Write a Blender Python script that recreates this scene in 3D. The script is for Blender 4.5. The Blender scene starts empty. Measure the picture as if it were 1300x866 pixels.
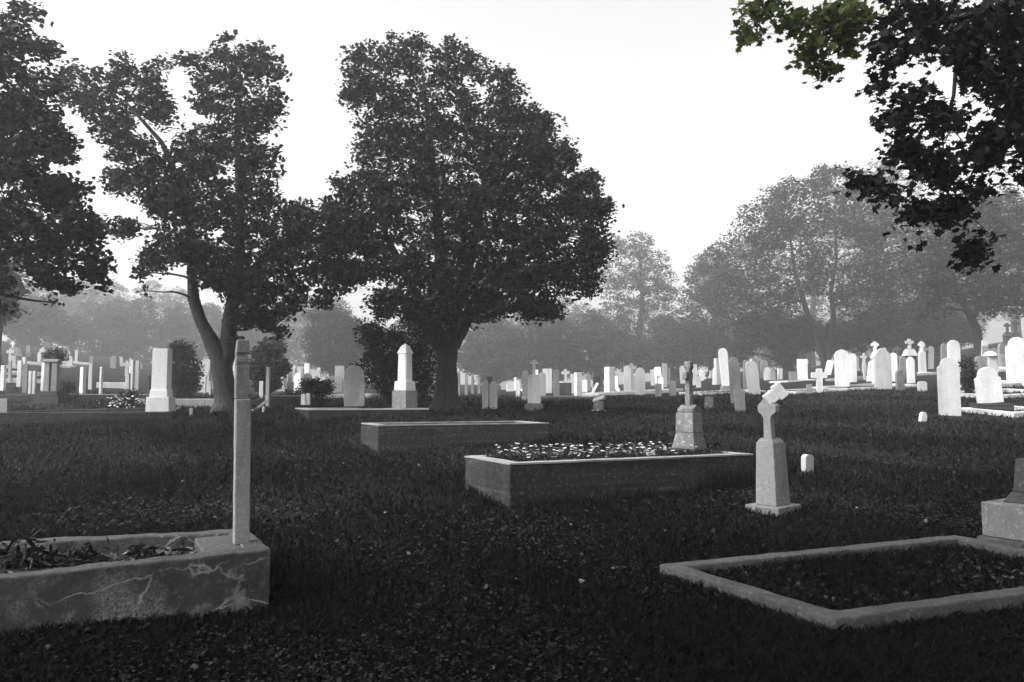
import bpy, bmesh, math, random
import numpy as np
from mathutils import Vector, Matrix, noise
random.seed(7); rng = np.random.default_rng(11)
S = bpy.context.scene; COL = S.collection
F = 1000.0; EYE = 1.65; PITCH = math.atan(72/1000)
cp, sp = math.cos(PITCH), math.sin(PITCH)

# ------------------------------------------------------------------ terrain
DT = np.array([17, 22, 28, 35, 50, 80, 140.])
TT = np.array([-.75, -.65, -.4, -.15, .1, .3, .5, .65, .75])
YR = np.array([  # image row of level-seen ground at each depth, per direction
    [525, 503, 486, 470, 447, 431, 428], [525, 504, 488, 472, 450, 435, 432], [525, 508, 499, 490, 479, 470, 468],
    [525, 509, 503, 499, 495, 489, 487], [525, 509, 503, 500, 497, 493, 491], [525, 505, 494, 487, 479, 473, 471],
    [525, 503, 487, 476, 464, 457, 455], [525, 500, 483, 468, 448, 434, 431], [525, 499, 481, 466, 445, 430, 428]], float)

def hgt(X, D):
    X = np.asarray(X, float); D = np.asarray(D, float)
    X, D = np.broadcast_arrays(X, D)
    bx = np.clip((-X-1.35)/1.1, 0, 1); bd = np.clip((8.5-D)/3.5, 0, 1)*np.clip((D-1)/1.5, 0, 1)
    near = .077*D+.13*bx*bx*(3-2*bx)*bd*bd*(3-2*bd)
    Dc = np.clip(D, 17, 140)
    t = np.clip(X/np.maximum(D, 17), -.749, .749)
    ti = np.clip(np.searchsorted(TT, t)-1, 0, len(TT)-2); tf = (t-TT[ti])/(TT[ti+1]-TT[ti]); tf = tf*tf*(3-2*tf)*.5+tf*.5
    L = np.log(Dc); LT = np.log(DT)
    di = np.clip(np.searchsorted(LT, L)-1, 0, len(DT)-2); df = (L-LT[di])/(LT[di+1]-LT[di])
    y = (YR[ti, di]*(1-tf)*(1-df)+YR[ti+1, di]*tf*(1-df)+YR[ti, di+1]*(1-tf)*df+YR[ti+1, di+1]*tf*df)
    far = EYE-(y-505)*Dc/1000
    w = np.clip((D-15)/5, 0, 1); w = w*w*(3-2*w)
    return near*(1-w)+far*w

def hz(X, D): return float(hgt(X, D))

def P(px, py, D):
    x = (px-650)/F; v = -(py-433)/F
    dy = cp-v*sp; dz = sp+v*cp
    k = D/dy
    return Vector((x*k, D, EYE+dz*k))

def G(px, py):
    D = 2.0
    while D < 130:
        p = P(px, py, D)
        if p.z <= hz(p.x, D): return p
        D += .04 if D < 20 else .15
    return P(px, py, 60)

def PL(px, py, z):     # pixel onto the level plane z
    d = P(px, py, 1.0); k = (z-EYE)/(d.z-EYE)
    return Vector((d.x*k, k, z))

# ------------------------------------------------------------------ materials
def new_mat(name):
    m = bpy.data.materials.new(name); m.use_nodes = True
    nt = m.node_tree; b = nt.nodes['Principled BSDF']
    return m, nt, b
def N(nt, typ, **kw):
    n = nt.nodes.new(typ)
    for k, v in kw.items():
        if hasattr(n, k): setattr(n, k, v)
        else: n.inputs[k].default_value = v
    return n
def ramp(nt, stops):
    r = nt.nodes.new('ShaderNodeValToRGB'); e = r.color_ramp.elements
    while len(e) < len(stops): e.new(.5)
    for i, (p, c) in enumerate(stops):
        e[i].position = p
        e[i].color = (c, c, c, 1) if not isinstance(c, tuple) else (*c, 1)
    return r
def grey(v): return (v, v, v, 1)

def stone_mat(name, base, stain=.5, lichen=0., rough=.85, bump=.35, scale=1., cracks=False, bands=False):
    m, nt, b = new_mat(name); L = nt.links
    tc = N(nt, 'ShaderNodeTexCoord'); oi = N(nt, 'ShaderNodeObjectInfo')
    off = N(nt, 'ShaderNodeVectorMath', operation='ADD')
    comb = N(nt, 'ShaderNodeCombineXYZ'); mul = N(nt, 'ShaderNodeMath', operation='MULTIPLY'); mul.inputs[1].default_value = 37
    L.new(oi.outputs['Random'], mul.inputs[0]); L.new(mul.outputs[0], comb.inputs[0]); L.new(mul.outputs[0], comb.inputs[1])
    L.new(tc.outputs['Object'], off.inputs[0]); L.new(comb.outputs[0], off.inputs[1])
    v = off.outputs[0]
    n1 = N(nt, 'ShaderNodeTexNoise'); n1.inputs['Scale'].default_value = 3.2*scale; n1.inputs['Detail'].default_value = 8; n1.inputs['Roughness'].default_value = .65
    mp = N(nt, 'ShaderNodeMapping'); mp.inputs['Scale'].default_value = (1, 1, .35)
    L.new(v, mp.inputs[0]); L.new(mp.outputs[0], n1.inputs['Vector'])
    r1 = ramp(nt, [(.25, base*(1-stain)), (.5, base*.92), (.75, min(base*1.12, .86))]); L.new(n1.outputs[0], r1.inputs[0])
    n2 = N(nt, 'ShaderNodeTexNoise'); n2.inputs['Scale'].default_value = 70*scale; n2.inputs['Detail'].default_value = 5; n2.inputs['Roughness'].default_value = .7
    L.new(v, n2.inputs['Vector'])
    r2 = ramp(nt, [(.3, .62), (.7, 1.25)]); L.new(n2.outputs[0], r2.inputs[0])
    mx = N(nt, 'ShaderNodeMixRGB', blend_type='MULTIPLY'); mx.inputs[0].default_value = .8
    L.new(r1.outputs[0], mx.inputs[1]); L.new(r2.outputs[0], mx.inputs[2])
    col = mx.outputs[0]
    # per-stone tone
    rr = ramp(nt, [(0, .86), (1, 1.08)]); L.new(oi.outputs['Random'], rr.inputs[0])
    m4 = N(nt, 'ShaderNodeMixRGB', blend_type='MULTIPLY'); m4.inputs[0].default_value = 1
    L.new(col, m4.inputs[1]); L.new(rr.outputs[0], m4.inputs[2]); col = m4.outputs[0]
    if lichen:
        n3 = N(nt, 'ShaderNodeTexNoise'); n3.inputs['Scale'].default_value = 26; n3.inputs['Detail'].default_value = 6; n3.inputs['Roughness'].default_value = .75
        L.new(v, n3.inputs['Vector'])
        r3 = ramp(nt, [(.55, 0.), (.62, 1.)]); L.new(n3.outputs[0], r3.inputs[0])
        mu = N(nt, 'ShaderNodeMath', operation='MULTIPLY'); mu.inputs[1].default_value = lichen; L.new(r3.outputs[0], mu.inputs[0])
        m3 = N(nt, 'ShaderNodeMixRGB'); m3.inputs[2].default_value = grey(.6)
        L.new(mu.outputs[0], m3.inputs[0]); L.new(col, m3.inputs[1]); col = m3.outputs[0]
    hgtout = n2.outputs[0]
    if bands:
        mb2 = N(nt, 'ShaderNodeMapping'); mb2.inputs['Scale'].default_value = (.7, .7, 26); L.new(v, mb2.inputs[0])
        nb = N(nt, 'ShaderNodeTexNoise'); nb.inputs['Scale'].default_value = 1.3; nb.inputs['Detail'].default_value = 4; L.new(mb2.outputs[0], nb.inputs['Vector'])
        rb = ramp(nt, [(.35, .7), (.6, 1.1), (.72, 2.2)]); L.new(nb.outputs[0], rb.inputs[0])
        m6 = N(nt, 'ShaderNodeMixRGB', blend_type='MULTIPLY'); m6.inputs[0].default_value = .8; L.new(col, m6.inputs[1]); L.new(rb.outputs[0], m6.inputs[2]); col = m6.outputs[0]
    if cracks:
        nw = N(nt, 'ShaderNodeTexNoise'); nw.inputs['Scale'].default_value = 4.0; nw.inputs['Detail'].default_value = 5
        L.new(tc.outputs['Object'], nw.inputs['Vector'])
        vm = N(nt, 'ShaderNodeMixRGB', blend_type='LINEAR_LIGHT'); vm.inputs[0].default_value = .3
        mp2 = N(nt, 'ShaderNodeMapping'); mp2.inputs['Scale'].default_value = (.8, .8, 2.2); mp2.inputs['Location'].default_value = (.35, 0, .1)
        L.new(tc.outputs['Object'], mp2.inputs[0]); L.new(mp2.outputs[0], vm.inputs[1]); L.new(nw.outputs['Color'], vm.inputs[2])
        vo = N(nt, 'ShaderNodeTexVoronoi', feature='DISTANCE_TO_EDGE'); vo.inputs['Scale'].default_value = 2.1
        L.new(vm.outputs[0], vo.inputs['Vector'])
        rc = ramp(nt, [(.0, .75), (.008, .4), (.04, 0.)]); vw = N(nt, 'ShaderNodeTexNoise'); vw.inputs['Scale'].default_value = 9; vw.inputs['Detail'].default_value = 6
        L.new(tc.outputs['Object'], vw.inputs['Vector']); vr = ramp(nt, [(.35, .35), (.65, 1.)]); L.new(vw.outputs[0], vr.inputs[0])
        vd = N(nt, 'ShaderNodeMath', operation='DIVIDE'); vr2 = N(nt, 'ShaderNodeMath', operation='MULTIPLY'); vr2.inputs[1].default_value = 1.3
        L.new(vr.outputs[0], vr2.inputs[0]); L.new(vo.outputs['Distance'], vd.inputs[0]); L.new(vr2.outputs[0], vd.inputs[1]); L.new(vd.outputs[0], rc.inputs[0])
        nk = N(nt, 'ShaderNodeTexNoise'); nk.inputs['Scale'].default_value = 2.6; nk.inputs['Detail'].default_value = 3
        L.new(tc.outputs['Object'], nk.inputs['Vector'])
        rk = ramp(nt, [(.42, 0.), (.56, 1.)]); L.new(nk.outputs[0], rk.inputs[0])
        # only on upright faces (top is clean)
        sx = N(nt, 'ShaderNodeSeparateXYZ'); L.new(tc.outputs['Normal'], sx.inputs[0])
        rn = ramp(nt, [(.3, 1.), (.5, 0.)]); L.new(sx.outputs[2], rn.inputs[0])
        a1 = N(nt, 'ShaderNodeMath', operation='MULTIPLY'); L.new(rc.outputs[0], a1.inputs[0]); L.new(rk.outputs[0], a1.inputs[1])
        a2 = N(nt, 'ShaderNodeMath', operation='MULTIPLY'); L.new(a1.outputs[0], a2.inputs[0]); L.new(rn.outputs[0], a2.inputs[1])
        # patches of pale render
        np_ = N(nt, 'ShaderNodeTexNoise'); np_.inputs['Scale'].default_value = 2.2; np_.inputs['Detail'].default_value = 7
        mp3 = N(nt, 'ShaderNodeMapping'); mp3.inputs['Scale'].default_value = (1.6, 1.6, 1.2); mp3.inputs['Location'].default_value = (3, 5, 1)
        L.new(tc.outputs['Object'], mp3.inputs[0]); L.new(mp3.outputs[0], np_.inputs['Vector'])
        rp = ramp(nt, [(.5, 0.), (.66, .4)]); L.new(np_.outputs[0], rp.inputs[0])
        a5 = N(nt, 'ShaderNodeMath', operation='MULTIPLY'); rr5 = ramp(nt, [(.4, .15), (.62, 1.)]); L.new(n2.outputs[0], rr5.inputs[0]); L.new(rr5.outputs[0], a5.inputs[0]); L.new(rp.outputs[0], a5.inputs[1])
        a3 = N(nt, 'ShaderNodeMath', operation='MULTIPLY'); L.new(a5.outputs[0], a3.inputs[0]); L.new(rn.outputs[0], a3.inputs[1])
        a4 = N(nt, 'ShaderNodeMath', operation='MAXIMUM'); L.new(a2.outputs[0], a4.inputs[0]); L.new(a3.outputs[0], a4.inputs[1])
        so_ = N(nt, 'ShaderNodeSeparateXYZ'); L.new(tc.outputs['Object'], so_.inputs[0])
        nf = N(nt, 'ShaderNodeTexNoise'); nf.inputs['Scale'].default_value = 3.5; nf.inputs['Detail'].default_value = 8; nf.inputs['Roughness'].default_value = .65
        L.new(tc.outputs['Object'], nf.inputs['Vector'])
        ad = N(nt, 'ShaderNodeMath', operation='MULTIPLY_ADD'); ad.inputs[1].default_value = .9; L.new(nf.outputs[0], ad.inputs[0]); L.new(so_.outputs[2], ad.inputs[2])
        rf = ramp(nt, [(.55, .32), (.64, .22), (.68, 0.)]); L.new(ad.outputs[0], rf.inputs[0])
        a7 = N(nt, 'ShaderNodeMath', operation='MULTIPLY'); L.new(rf.outputs[0], a7.inputs[0]); L.new(rn.outputs[0], a7.inputs[1])
        a8 = N(nt, 'ShaderNodeMath', operation='MAXIMUM'); L.new(a7.outputs[0], a8.inputs[0]); L.new(a4.outputs[0], a8.inputs[1]); a4 = a8
        mc = N(nt, 'ShaderNodeMixRGB'); mc.inputs[2].default_value = grey(.55)
        L.new(a4.outputs[0], mc.inputs[0]); L.new(col, mc.inputs[1]); col = mc.outputs[0]
    L.new(col, b.inputs['Base Color']); b.inputs['Roughness'].default_value = rough
    b.inputs['Specular IOR Level'].default_value = .12
    bp = N(nt, 'ShaderNodeBump'); bp.inputs['Strength'].default_value = bump; bp.inputs['Distance'].default_value = .01
    L.new(hgtout, bp.inputs['Height']); L.new(bp.outputs[0], b.inputs['Normal'])
    return m

M = {}
M['white'] = stone_mat('white_marble', .66, .35)
M['marble'] = stone_mat('bright_marble', .85, .15)
M['light'] = stone_mat('weathered_marble', .42, .4)
M['grey'] = stone_mat('grey_stone', .2, .45, lichen=.3)
M['dark'] = stone_mat('dark_granite', .06, .5)
M['speck'] = stone_mat('speckled_granite', .2, .4, scale=2, lichen=.45)
M['lichen'] = stone_mat('lichened_stone', .17, .6, lichen=.4)
M['concrete'] = stone_mat('old_concrete', .09, .55, lichen=.12, bump=.6)
M['crackedc'] = stone_mat('cracked_concrete', .075, .5, lichen=.1, bump=.6, cracks=True)
M['darkc'] = stone_mat('mossy_concrete', .04, .6, lichen=.1, bump=.6, bands=True)
M['palec'] = stone_mat('pale_concrete', .48, .35)
M['post'] = stone_mat('post_concrete', .26, .45, lichen=.2, bump=.5)

def foliage_mat(name, c1, c2, trans=.3, rough=.6):
    m, nt, b = new_mat(name); L = nt.links
    g = N(nt, 'ShaderNodeNewGeometry')
    r = ramp(nt, [(0., c1), (1., c2)]); L.new(g.outputs['Random Per Island'], r.inputs[0])
    L.new(r.outputs[0], b.inputs['Base Color']); b.inputs['Roughness'].default_value = rough; b.inputs['Specular IOR Level'].default_value = .06
    if trans:
        tr = N(nt, 'ShaderNodeBsdfTranslucent'); L.new(r.outputs[0], tr.inputs[0])
        mx = N(nt, 'ShaderNodeMixShader'); mx.inputs[0].default_value = trans
        L.new(b.outputs[0], mx.inputs[1]); L.new(tr.outputs[0], mx.inputs[2])
        L.new(mx.outputs[0], nt.nodes['Material Output'].inputs[0])
    return m
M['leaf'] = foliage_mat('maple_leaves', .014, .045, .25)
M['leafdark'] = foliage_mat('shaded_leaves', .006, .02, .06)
M['leafgreen'] = foliage_mat('green_leaves', (.018, .032, .012), (.09, .105, .035), .35)
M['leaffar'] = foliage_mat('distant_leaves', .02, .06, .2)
M['needle'] = foliage_mat('shrub_leaves', .01, .035, .1)
M['grass'] = foliage_mat('grass_blades', .003, .016, .1)
M['cover'] = foliage_mat('ground_cover', .004, .036, .1)
M['dead'] = foliage_mat('dead_leaves', .03, .2, .1, .8)
M['petal'] = foliage_mat('white_petals', .35, .7, .2)
M['stem'] = foliage_mat('plant_stems', .03, .09, .1)

def bark_mat():
    m, nt, b = new_mat('bark'); L = nt.links
    tc = N(nt, 'ShaderNodeTexCoord'); mp = N(nt, 'ShaderNodeMapping'); mp.inputs['Scale'].default_value = (14, 14, 2.2)
    L.new(tc.outputs['Object'], mp.inputs[0])
    n = N(nt, 'ShaderNodeTexNoise'); n.inputs['Scale'].default_value = 1.5; n.inputs['Detail'].default_value = 8; L.new(mp.outputs[0], n.inputs['Vector'])
    r = ramp(nt, [(.35, .008), (.65, .04)]); L.new(n.outputs[0], r.inputs[0]); L.new(r.outputs[0], b.inputs['Base Color'])
    b.inputs['Roughness'].default_value = .9
    bp = N(nt, 'ShaderNodeBump'); bp.inputs['Strength'].default_value = .8; bp.inputs['Distance'].default_value = .03
    L.new(n.outputs[0], bp.inputs['Height']); L.new(bp.outputs[0], b.inputs['Normal'])
    return m
M['bark'] = bark_mat()
def ground_mat(name, a, c, s=9.):
    m, nt, b = new_mat(name); L = nt.links
    tc = N(nt, 'ShaderNodeTexCoord')
    n = N(nt, 'ShaderNodeTexNoise'); n.inputs['Scale'].default_value = s; n.inputs['Detail'].default_value = 10; n.inputs['Roughness'].default_value = .75
    n2 = N(nt, 'ShaderNodeTexNoise'); n2.inputs['Scale'].default_value = .5; n2.inputs['Detail'].default_value = 5
    L.new(tc.outputs['Object'], n.inputs['Vector']); L.new(tc.outputs['Object'], n2.inputs['Vector'])
    r = ramp(nt, [(.35, a), (.7, c)]); L.new(n.outputs[0], r.inputs[0])
    r2 = ramp(nt, [(.35, .65), (.65, 1.3)]); L.new(n2.outputs[0], r2.inputs[0])
    mx = N(nt, 'ShaderNodeMixRGB', blend_type='MULTIPLY'); mx.inputs[0].default_value = 1
    L.new(r.outputs[0], mx.inputs[1]); L.new(r2.outputs[0], mx.inputs[2]); L.new(mx.outputs[0], b.inputs['Base Color'])
    b.inputs['Roughness'].default_value = .95; b.inputs['Specular IOR Level'].default_value = .1
    bp = N(nt, 'ShaderNodeBump'); bp.inputs['Strength'].default_value = 1; bp.inputs['Distance'].default_value = .05
    L.new(n.outputs[0], bp.inputs['Height']); L.new(bp.outputs[0], b.inputs['Normal'])
    return m
M['ground'] = ground_mat('lawn_soil', .006, .018)
M['soil'] = ground_mat('bed_soil', .02, .07, 30.)

# ------------------------------------------------------------------ object helpers
def tag(o, label=None, cat=None, group=None, kind=None):
    if label: o['label'] = label
    if cat: o['category'] = cat
    if group: o['group'] = group
    if kind: o['kind'] = kind
    elif cat: o['kind'] = 'thing'
    return o
def empty(name, loc, rz=0., label=None, cat=None, group=None, lean=(0, 0)):
    o = bpy.data.objects.new(name, None); COL.objects.link(o); o.location = loc; o.rotation_euler = (lean[1], lean[0], rz)
    o.empty_display_size = .2
    return tag(o, label, cat, group)
def mobj(name, me, mat, parent=None):
    o = bpy.data.objects.new(name, me); COL.objects.link(o)
    if mat is not None: me.materials.append(mat)
    if parent: o.parent = parent
    return o
def bm_obj(name, bm, mat, parent=None, smooth=False):
    me = bpy.data.meshes.new(name); bmesh.ops.recalc_face_normals(bm, faces=bm.faces); bm.to_mesh(me); bm.free()
    if smooth: me.polygons.foreach_set('use_smooth', [True]*len(me.polygons))
    return mobj(name, me, mat, parent)
def np_obj(name, V, faces_n, mat, parent=None):
    """V (K,n,3) : K polygons of n vertices each"""
    K, n, _ = V.shape
    me = bpy.data.meshes.new(name)
    me.vertices.add(K*n); me.vertices.foreach_set('co', V.reshape(-1).astype(np.float32))
    me.loops.add(K*n); me.loops.foreach_set('vertex_index', np.arange(K*n, dtype=np.int32))
    me.polygons.add(K); me.polygons.foreach_set('loop_start', np.arange(0, K*n, n, dtype=np.int32))
    me.update(calc_edges=True)
    return mobj(name, me, mat, parent)

def box(bm, x0, x1, y0, y1, z0, z1, tx=0., ty=None):
    """box, top inset by tx / ty on every side"""
    ty = tx if ty is None else ty
    vs = [bm.verts.new(c) for c in ((x0, y0, z0), (x1, y0, z0), (x1, y1, z0), (x0, y1, z0),
          (x0+tx, y0+ty, z1), (x1-tx, y0+ty, z1), (x1-tx, y1-ty, z1), (x0+tx, y1-ty, z1))]
    for f in ((0, 1, 2, 3), (4, 5, 6, 7), (0, 1, 5, 4), (1, 2, 6, 5), (2, 3, 7, 6), (3, 0, 4, 7)):
        bm.faces.new([vs[i] for i in f])
def cbox(bm, w, d, z0, z1, tx=0.): box(bm, -w/2, w/2, -d/2, d/2, z0, z1, tx)
def bev(bm, r, seg=1):
    bmesh.ops.bevel(bm, geom=list(bm.edges), offset=r, segments=seg, affect='EDGES', profile=.5, clamp_overlap=True)
def weather(bm, amt=.004, step=.08, sc=6., seed=0.):
    for _ in range(6):
        long_ = [e for e in bm.edges if e.calc_length() > step*1.6]
        if not long_ or len(bm.verts) > 30000: break
        bmesh.ops.subdivide_edges(bm, edges=long_, cuts=1, use_grid_fill=True)
    bmesh.ops.triangulate(bm, faces=[f for f in bm.faces if len(f.verts) > 4])
    o = Vector((seed, seed*1.7, 3))
    for v in bm.verts:
        v.co += noise.noise_vector(v.co*sc+o)*amt + noise.noise_vector(v.co*sc*4+o)*amt*.5

def profile(kind, w, h):
    a = w/2; pts = [(-a, 0), (a, 0)]
    def arc(cx, cz, r, a0, a1, n, sz=1.): return [(cx+r*math.cos(math.radians(a0+(a1-a0)*i/n)), cz+sz*r*math.sin(math.radians(a0+(a1-a0)*i/n))) for i in range(n+1)]
    if kind == 'flat': pts += [(a, h), (-a, h)]
    elif kind == 'round': pts += arc(0, h-a, a, 0, 180, 12)
    elif kind == 'arch': pts += arc(0, h-a*.45, a, 0, 180, 12, .45)
    elif kind == 'gothic':
        pts += [(a, h-a*1.3)]+[(a*math.cos(t)**.8 if t < 1.57 else 0, h-a*1.3+a*1.3*math.sin(t)) for t in (.3, .6, .9, 1.2, 1.45)]
        pts += [(0, h)]+[(-x, z) for x, z in reversed(pts[2:])][0:]
    elif kind == 'shoulder':
        pts += [(a, h-a*.95), (a*.78, h-a*.9)]+arc(0, h-a*.72, a*.72, 0, 180, 10)+[(-a*.78, h-a*.9), (-a, h-a*.95)]
    elif kind == 'ogee':
        pts += [(a, h-a*.95), (a*.8, h-a*.85), (a*.62, h-a*.5), (a*.45, h-a*.2), (a*.25, h-a*.05), (0, h), (-a*.25, h-a*.05), (-a*.45, h-a*.2), (-a*.62, h-a*.5), (-a*.8, h-a*.85), (-a, h-a*.95)]
    elif kind == 'peak': pts += [(a, h-a*.5), (0, h), (-a, h-a*.5)]
    elif kind == 'cross':
        s = w*.17; c = h-w*.42
        pts = [(-s, 0), (s, 0), (s, c-s), (a, c-s), (a, c+s), (s, c+s), (s, h), (-s, h), (-s, c+s), (-a, c+s), (-a, c-s), (-s, c-s)]
    elif kind == 'celtic':
        s = w*.16; c = h-w*.47; r = w*.43; pts = [(-s*1.5, 0), (s*1.5, 0), (s, c-r)]
        for q in range(4):
            a0 = -90+q*90
            e = [(s, -1), (1, s), (-s, 1), (-1, -s)]
            pts += [(r*math.cos(math.radians(a0+x)), c+r*math.sin(math.radians(a0+x))) for x in (28, 45, 62)]
            k = a0+90; ca, sa = math.cos(math.radians(k)), math.sin(math.radians(k))
            R = a if q != 1 and q != 3 else a*.95
            if q < 3: pts += [(R*ca+s*sa, c+R*sa-s*ca), (R*ca-s*sa, c+R*sa+s*ca)]
        pts += [(-s, c-r)]
    return pts
def extrude(bm, pts, t, z0=0., y=0.):
    f = [bm.verts.new((x, y-t/2, z+z0)) for x, z in pts]; k = [bm.verts.new((x, y+t/2, z+z0)) for x, z in pts]
    bm.faces.new(f); bm.faces.new(list(reversed(k))); n = len(pts)
    for i in range(n): bm.faces.new((f[i], k[i], k[(i+1) % n], f[(i+1) % n]))
def slab_bm(kind, w, h, t, z0=0., b=.008):
    bm = bmesh.new(); extrude(bm, profile(kind, w, h), t, z0)
    if b: 
        try: bev(bm, min(b, w*.03))
        except Exception: pass
    return bm

# ------------------------------------------------------------------ tubes and foliage
class MB:
    def __init__(s): s.v = []; s.f = []
    def tube(s, pts, rad, n=8, wob=0.):
        b0 = len(s.v); m = len(pts)
        for i, p in enumerate(pts):
            d = (pts[min(i+1, m-1)]-pts[max(i-1, 0)]).normalized()
            a = d.orthogonal().normalized() if i == 0 else (pa-d*pa.dot(d)).normalized()
            pa = a; c = d.cross(a)
            for k in range(n):
                th = 2*math.pi*k/n; r = rad[i]*(1+wob*noise.noise(Vector((math.cos(th)*1.5, math.sin(th)*1.5, i*.35))+p*.3))
                s.v.append(p+a*(r*math.cos(th))+c*(r*math.sin(th)))
        for i in range(m-1):
            for k in range(n):
                q = b0+i*n; s.f.append((q+k, q+(k+1) % n, q+n+(k+1) % n, q+n+k))
        s.f.append(tuple(b0+(m-1)*n+k for k in range(n)))
    def build(s, name, mat, parent=None, smooth=True):
        me = bpy.data.meshes.new(name); me.from_pydata([tuple(v) for v in s.v], [], s.f)
        if smooth: me.polygons.foreach_set('use_smooth', [True]*len(me.polygons))
        return mobj(name, me, mat, parent)
def curve(a, b, bend, n, wig=0.):
    mid = (a+b)/2+bend; out = []
    for i in range(n+1):
        t = i/n; p = a*(1-t)**2+mid*2*t*(1-t)+b*t*t
        if 0 < i < n and wig: p = p+Vector((random.uniform(-wig, wig), random.uniform(-wig, wig), random.uniform(-wig, wig)))
        out.append(p)
    return out

MAPLE = np.array([(0, -.5), (.16, -.28), (.42, -.36), (.34, -.12), (.56, .08), (.28, .12), (.2, .3), (0, .58), (-.2, .3), (-.28, .12), (-.56, .08), (-.34, -.12), (-.42, -.36), (-.16, -.28)])
STAR = np.array([(0, -.5), (.4, -.25), (.5, .12), (.2, .2), (0, .55), (-.22, .2), (-.5, .1), (-.38, -.28)])
BLADE = np.array([(0, -.5), (.12, -.1), (.1, .3), (0, .55), (-.1, .3), (-.12, -.1)])
DIAM = np.array([(0, -.5), (.36, -.1), (.22, .3), (-.05, .5), (-.4, .05)])
def leaves(C, size, shape, tilt=.8, fold=.25, svar=.35):
    """C (K,3) leaf centres -> (K,n,3)"""
    K = len(C); n = len(shape)
    sz = size*(1+svar*rng.uniform(-1, 1, K))
    yaw = rng.uniform(0, 2*np.pi, K); ti = np.abs(rng.normal(0, tilt, K)); az = rng.uniform(0, 2*np.pi, K)
    nx = np.sin(ti)*np.cos(az); ny = np.sin(ti)*np.sin(az); nz = np.cos(ti)
    nrm = np.stack([nx, ny, nz], 1)
    ref = np.stack([np.cos(yaw), np.sin(yaw), 0*yaw], 1)
    u = np.cross(ref, nrm); u /= np.linalg.norm(u, axis=1)[:, None]+1e-9; w = np.cross(nrm, u)
    s = shape[None]*sz[:, None, None]
    drop = -np.abs(s[..., 0])*fold-np.maximum(s[..., 1], 0)*fold
    return C[:, None]+u[:, None]*s[..., :1]+w[:, None]*s[..., 1:2]+nrm[:, None]*drop[..., None]

def crown_points(blobs, D, count, cr, per, depth, flat=.55, tune=.55):
    """clump centres inside the blobs at a spread of depths, then leaf centres round each clump"""
    B = np.array([(b[0], b[1], b[2]) for b in blobs], float)
    cx, cy = np.average(B[:, 0], weights=B[:, 2]**2), np.average(B[:, 1], weights=B[:, 2]**2)
    R = np.max(np.hypot(B[:, 0]-cx, (B[:, 1]-cy))+B[:, 2])
    pr = B[:, 2]**1.9*np.clip(.55+(B[:, 1]-60)/400, .5, 1); pr /= pr.sum(); nc = max(3, int(count/per)); cl = []
    idx = rng.choice(len(B), nc, p=pr)
    for i in idx:
        bx, by, br = B[i]; rr = max(br-cr*1000/D*tune, br*.35)
        a = rng.uniform(0, 2*np.pi); q = math.sqrt(rng.uniform())
        x = bx+rr*q*math.cos(a); y = by+rr*q*math.sin(a)
        e = math.sqrt(max(.06, 1-((x-cx)**2+(y-cy)**2)/R**2))*depth
        d = rng.uniform(-1, 1); d = math.copysign(abs(d)**.75, d)
        cl.append((P(x, y, D+d*e), i))
    C = np.array([tuple(c[0]) for c in cl]); K = nc*per
    rep = np.repeat(C, per, 0)
    g = rng.normal(0, 1, (K, 3)); g /= np.linalg.norm(g, axis=1)[:, None]; g *= (rng.uniform(0, 1, K)**.45)[:, None]
    sc = np.repeat(rng.uniform(.6, 1.35, nc), per)[:, None]*cr
    g = g*sc*np.array([1, 1, flat])
    return cl, rep+g

def make_tree(name, label, cat, base, D, trunks, blobs, count, leaf, shape=STAR, cr=.35, per=28, depth=2.6, mat='leaf',
              group=None, flat=.55, twigs=.35, limb_r=.05, extra=None, tune=.55):
    root = empty(name, base, 0, label, cat, group)
    inv = Vector(base); mb = MB(); tips = []
    for path in trunks:        # [(px,py,dD,r)...]
        pts = [P(a, b, D+c)-inv for a, b, c, r in path]; rad = [r for *_, r in path]
        P2 = [pts[0]]; R2 = [rad[0]]
        for i in range(len(pts)-1):
            for k in (1, 2, 3):
                t = k/3; P2.append(pts[i].lerp(pts[i+1], t)); R2.append(rad[i]+(rad[i+1]-rad[i])*t)
        mb.tube(P2, R2, 14, .22)
        tips += [(p, r) for p, r in zip(P2, R2) if r < rad[0]*.9 or len(path) < 3]
    cl, LP = crown_points(blobs, D, count, cr, per, depth, flat, tune)
    bc = {}
    for p, i in cl: bc.setdefault(i, []).append(p-inv)
    for i, ps in bc.items():
        c = sum(ps, Vector())/len(ps)
        cand = sorted(tips, key=lambda q: (q[0]-c).length + max(0, q[0].z-c.z)*1.2)
        s, r = cand[0]
        L = (c-s).length; r0 = min(r*.6, limb_r*(.6+.25*L)); pts = curve(s, c, Vector((0, 0, .12*L)), 6, .03*L)
        mb.tube(pts, [r0*(1-.75*k/6) for k in range(7)], 7)
        for p in ps:
            if random.random() < twigs:
                k = random.randint(2, 6); q = pts[k]
                tw = curve(q, p, Vector((0, 0, .1*(p-q).length)), 3, .02)
                mb.tube(tw, [r0*.22+.004, r0*.15+.003, .004+r0*.08, .003], 4)
    mb.build('trunk', M['bark'], root)
    if extra is not None: LP = np.concatenate([LP, extra])
    LP = LP-np.array(tuple(base))
    np_obj('crown', leaves(LP, leaf, shape), None, M[mat], root)
    return root

def base_at(px, D): 
    X = (px-650)/F*D*1.0; return Vector((X, D, hz(X, D)-.05))

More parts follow.
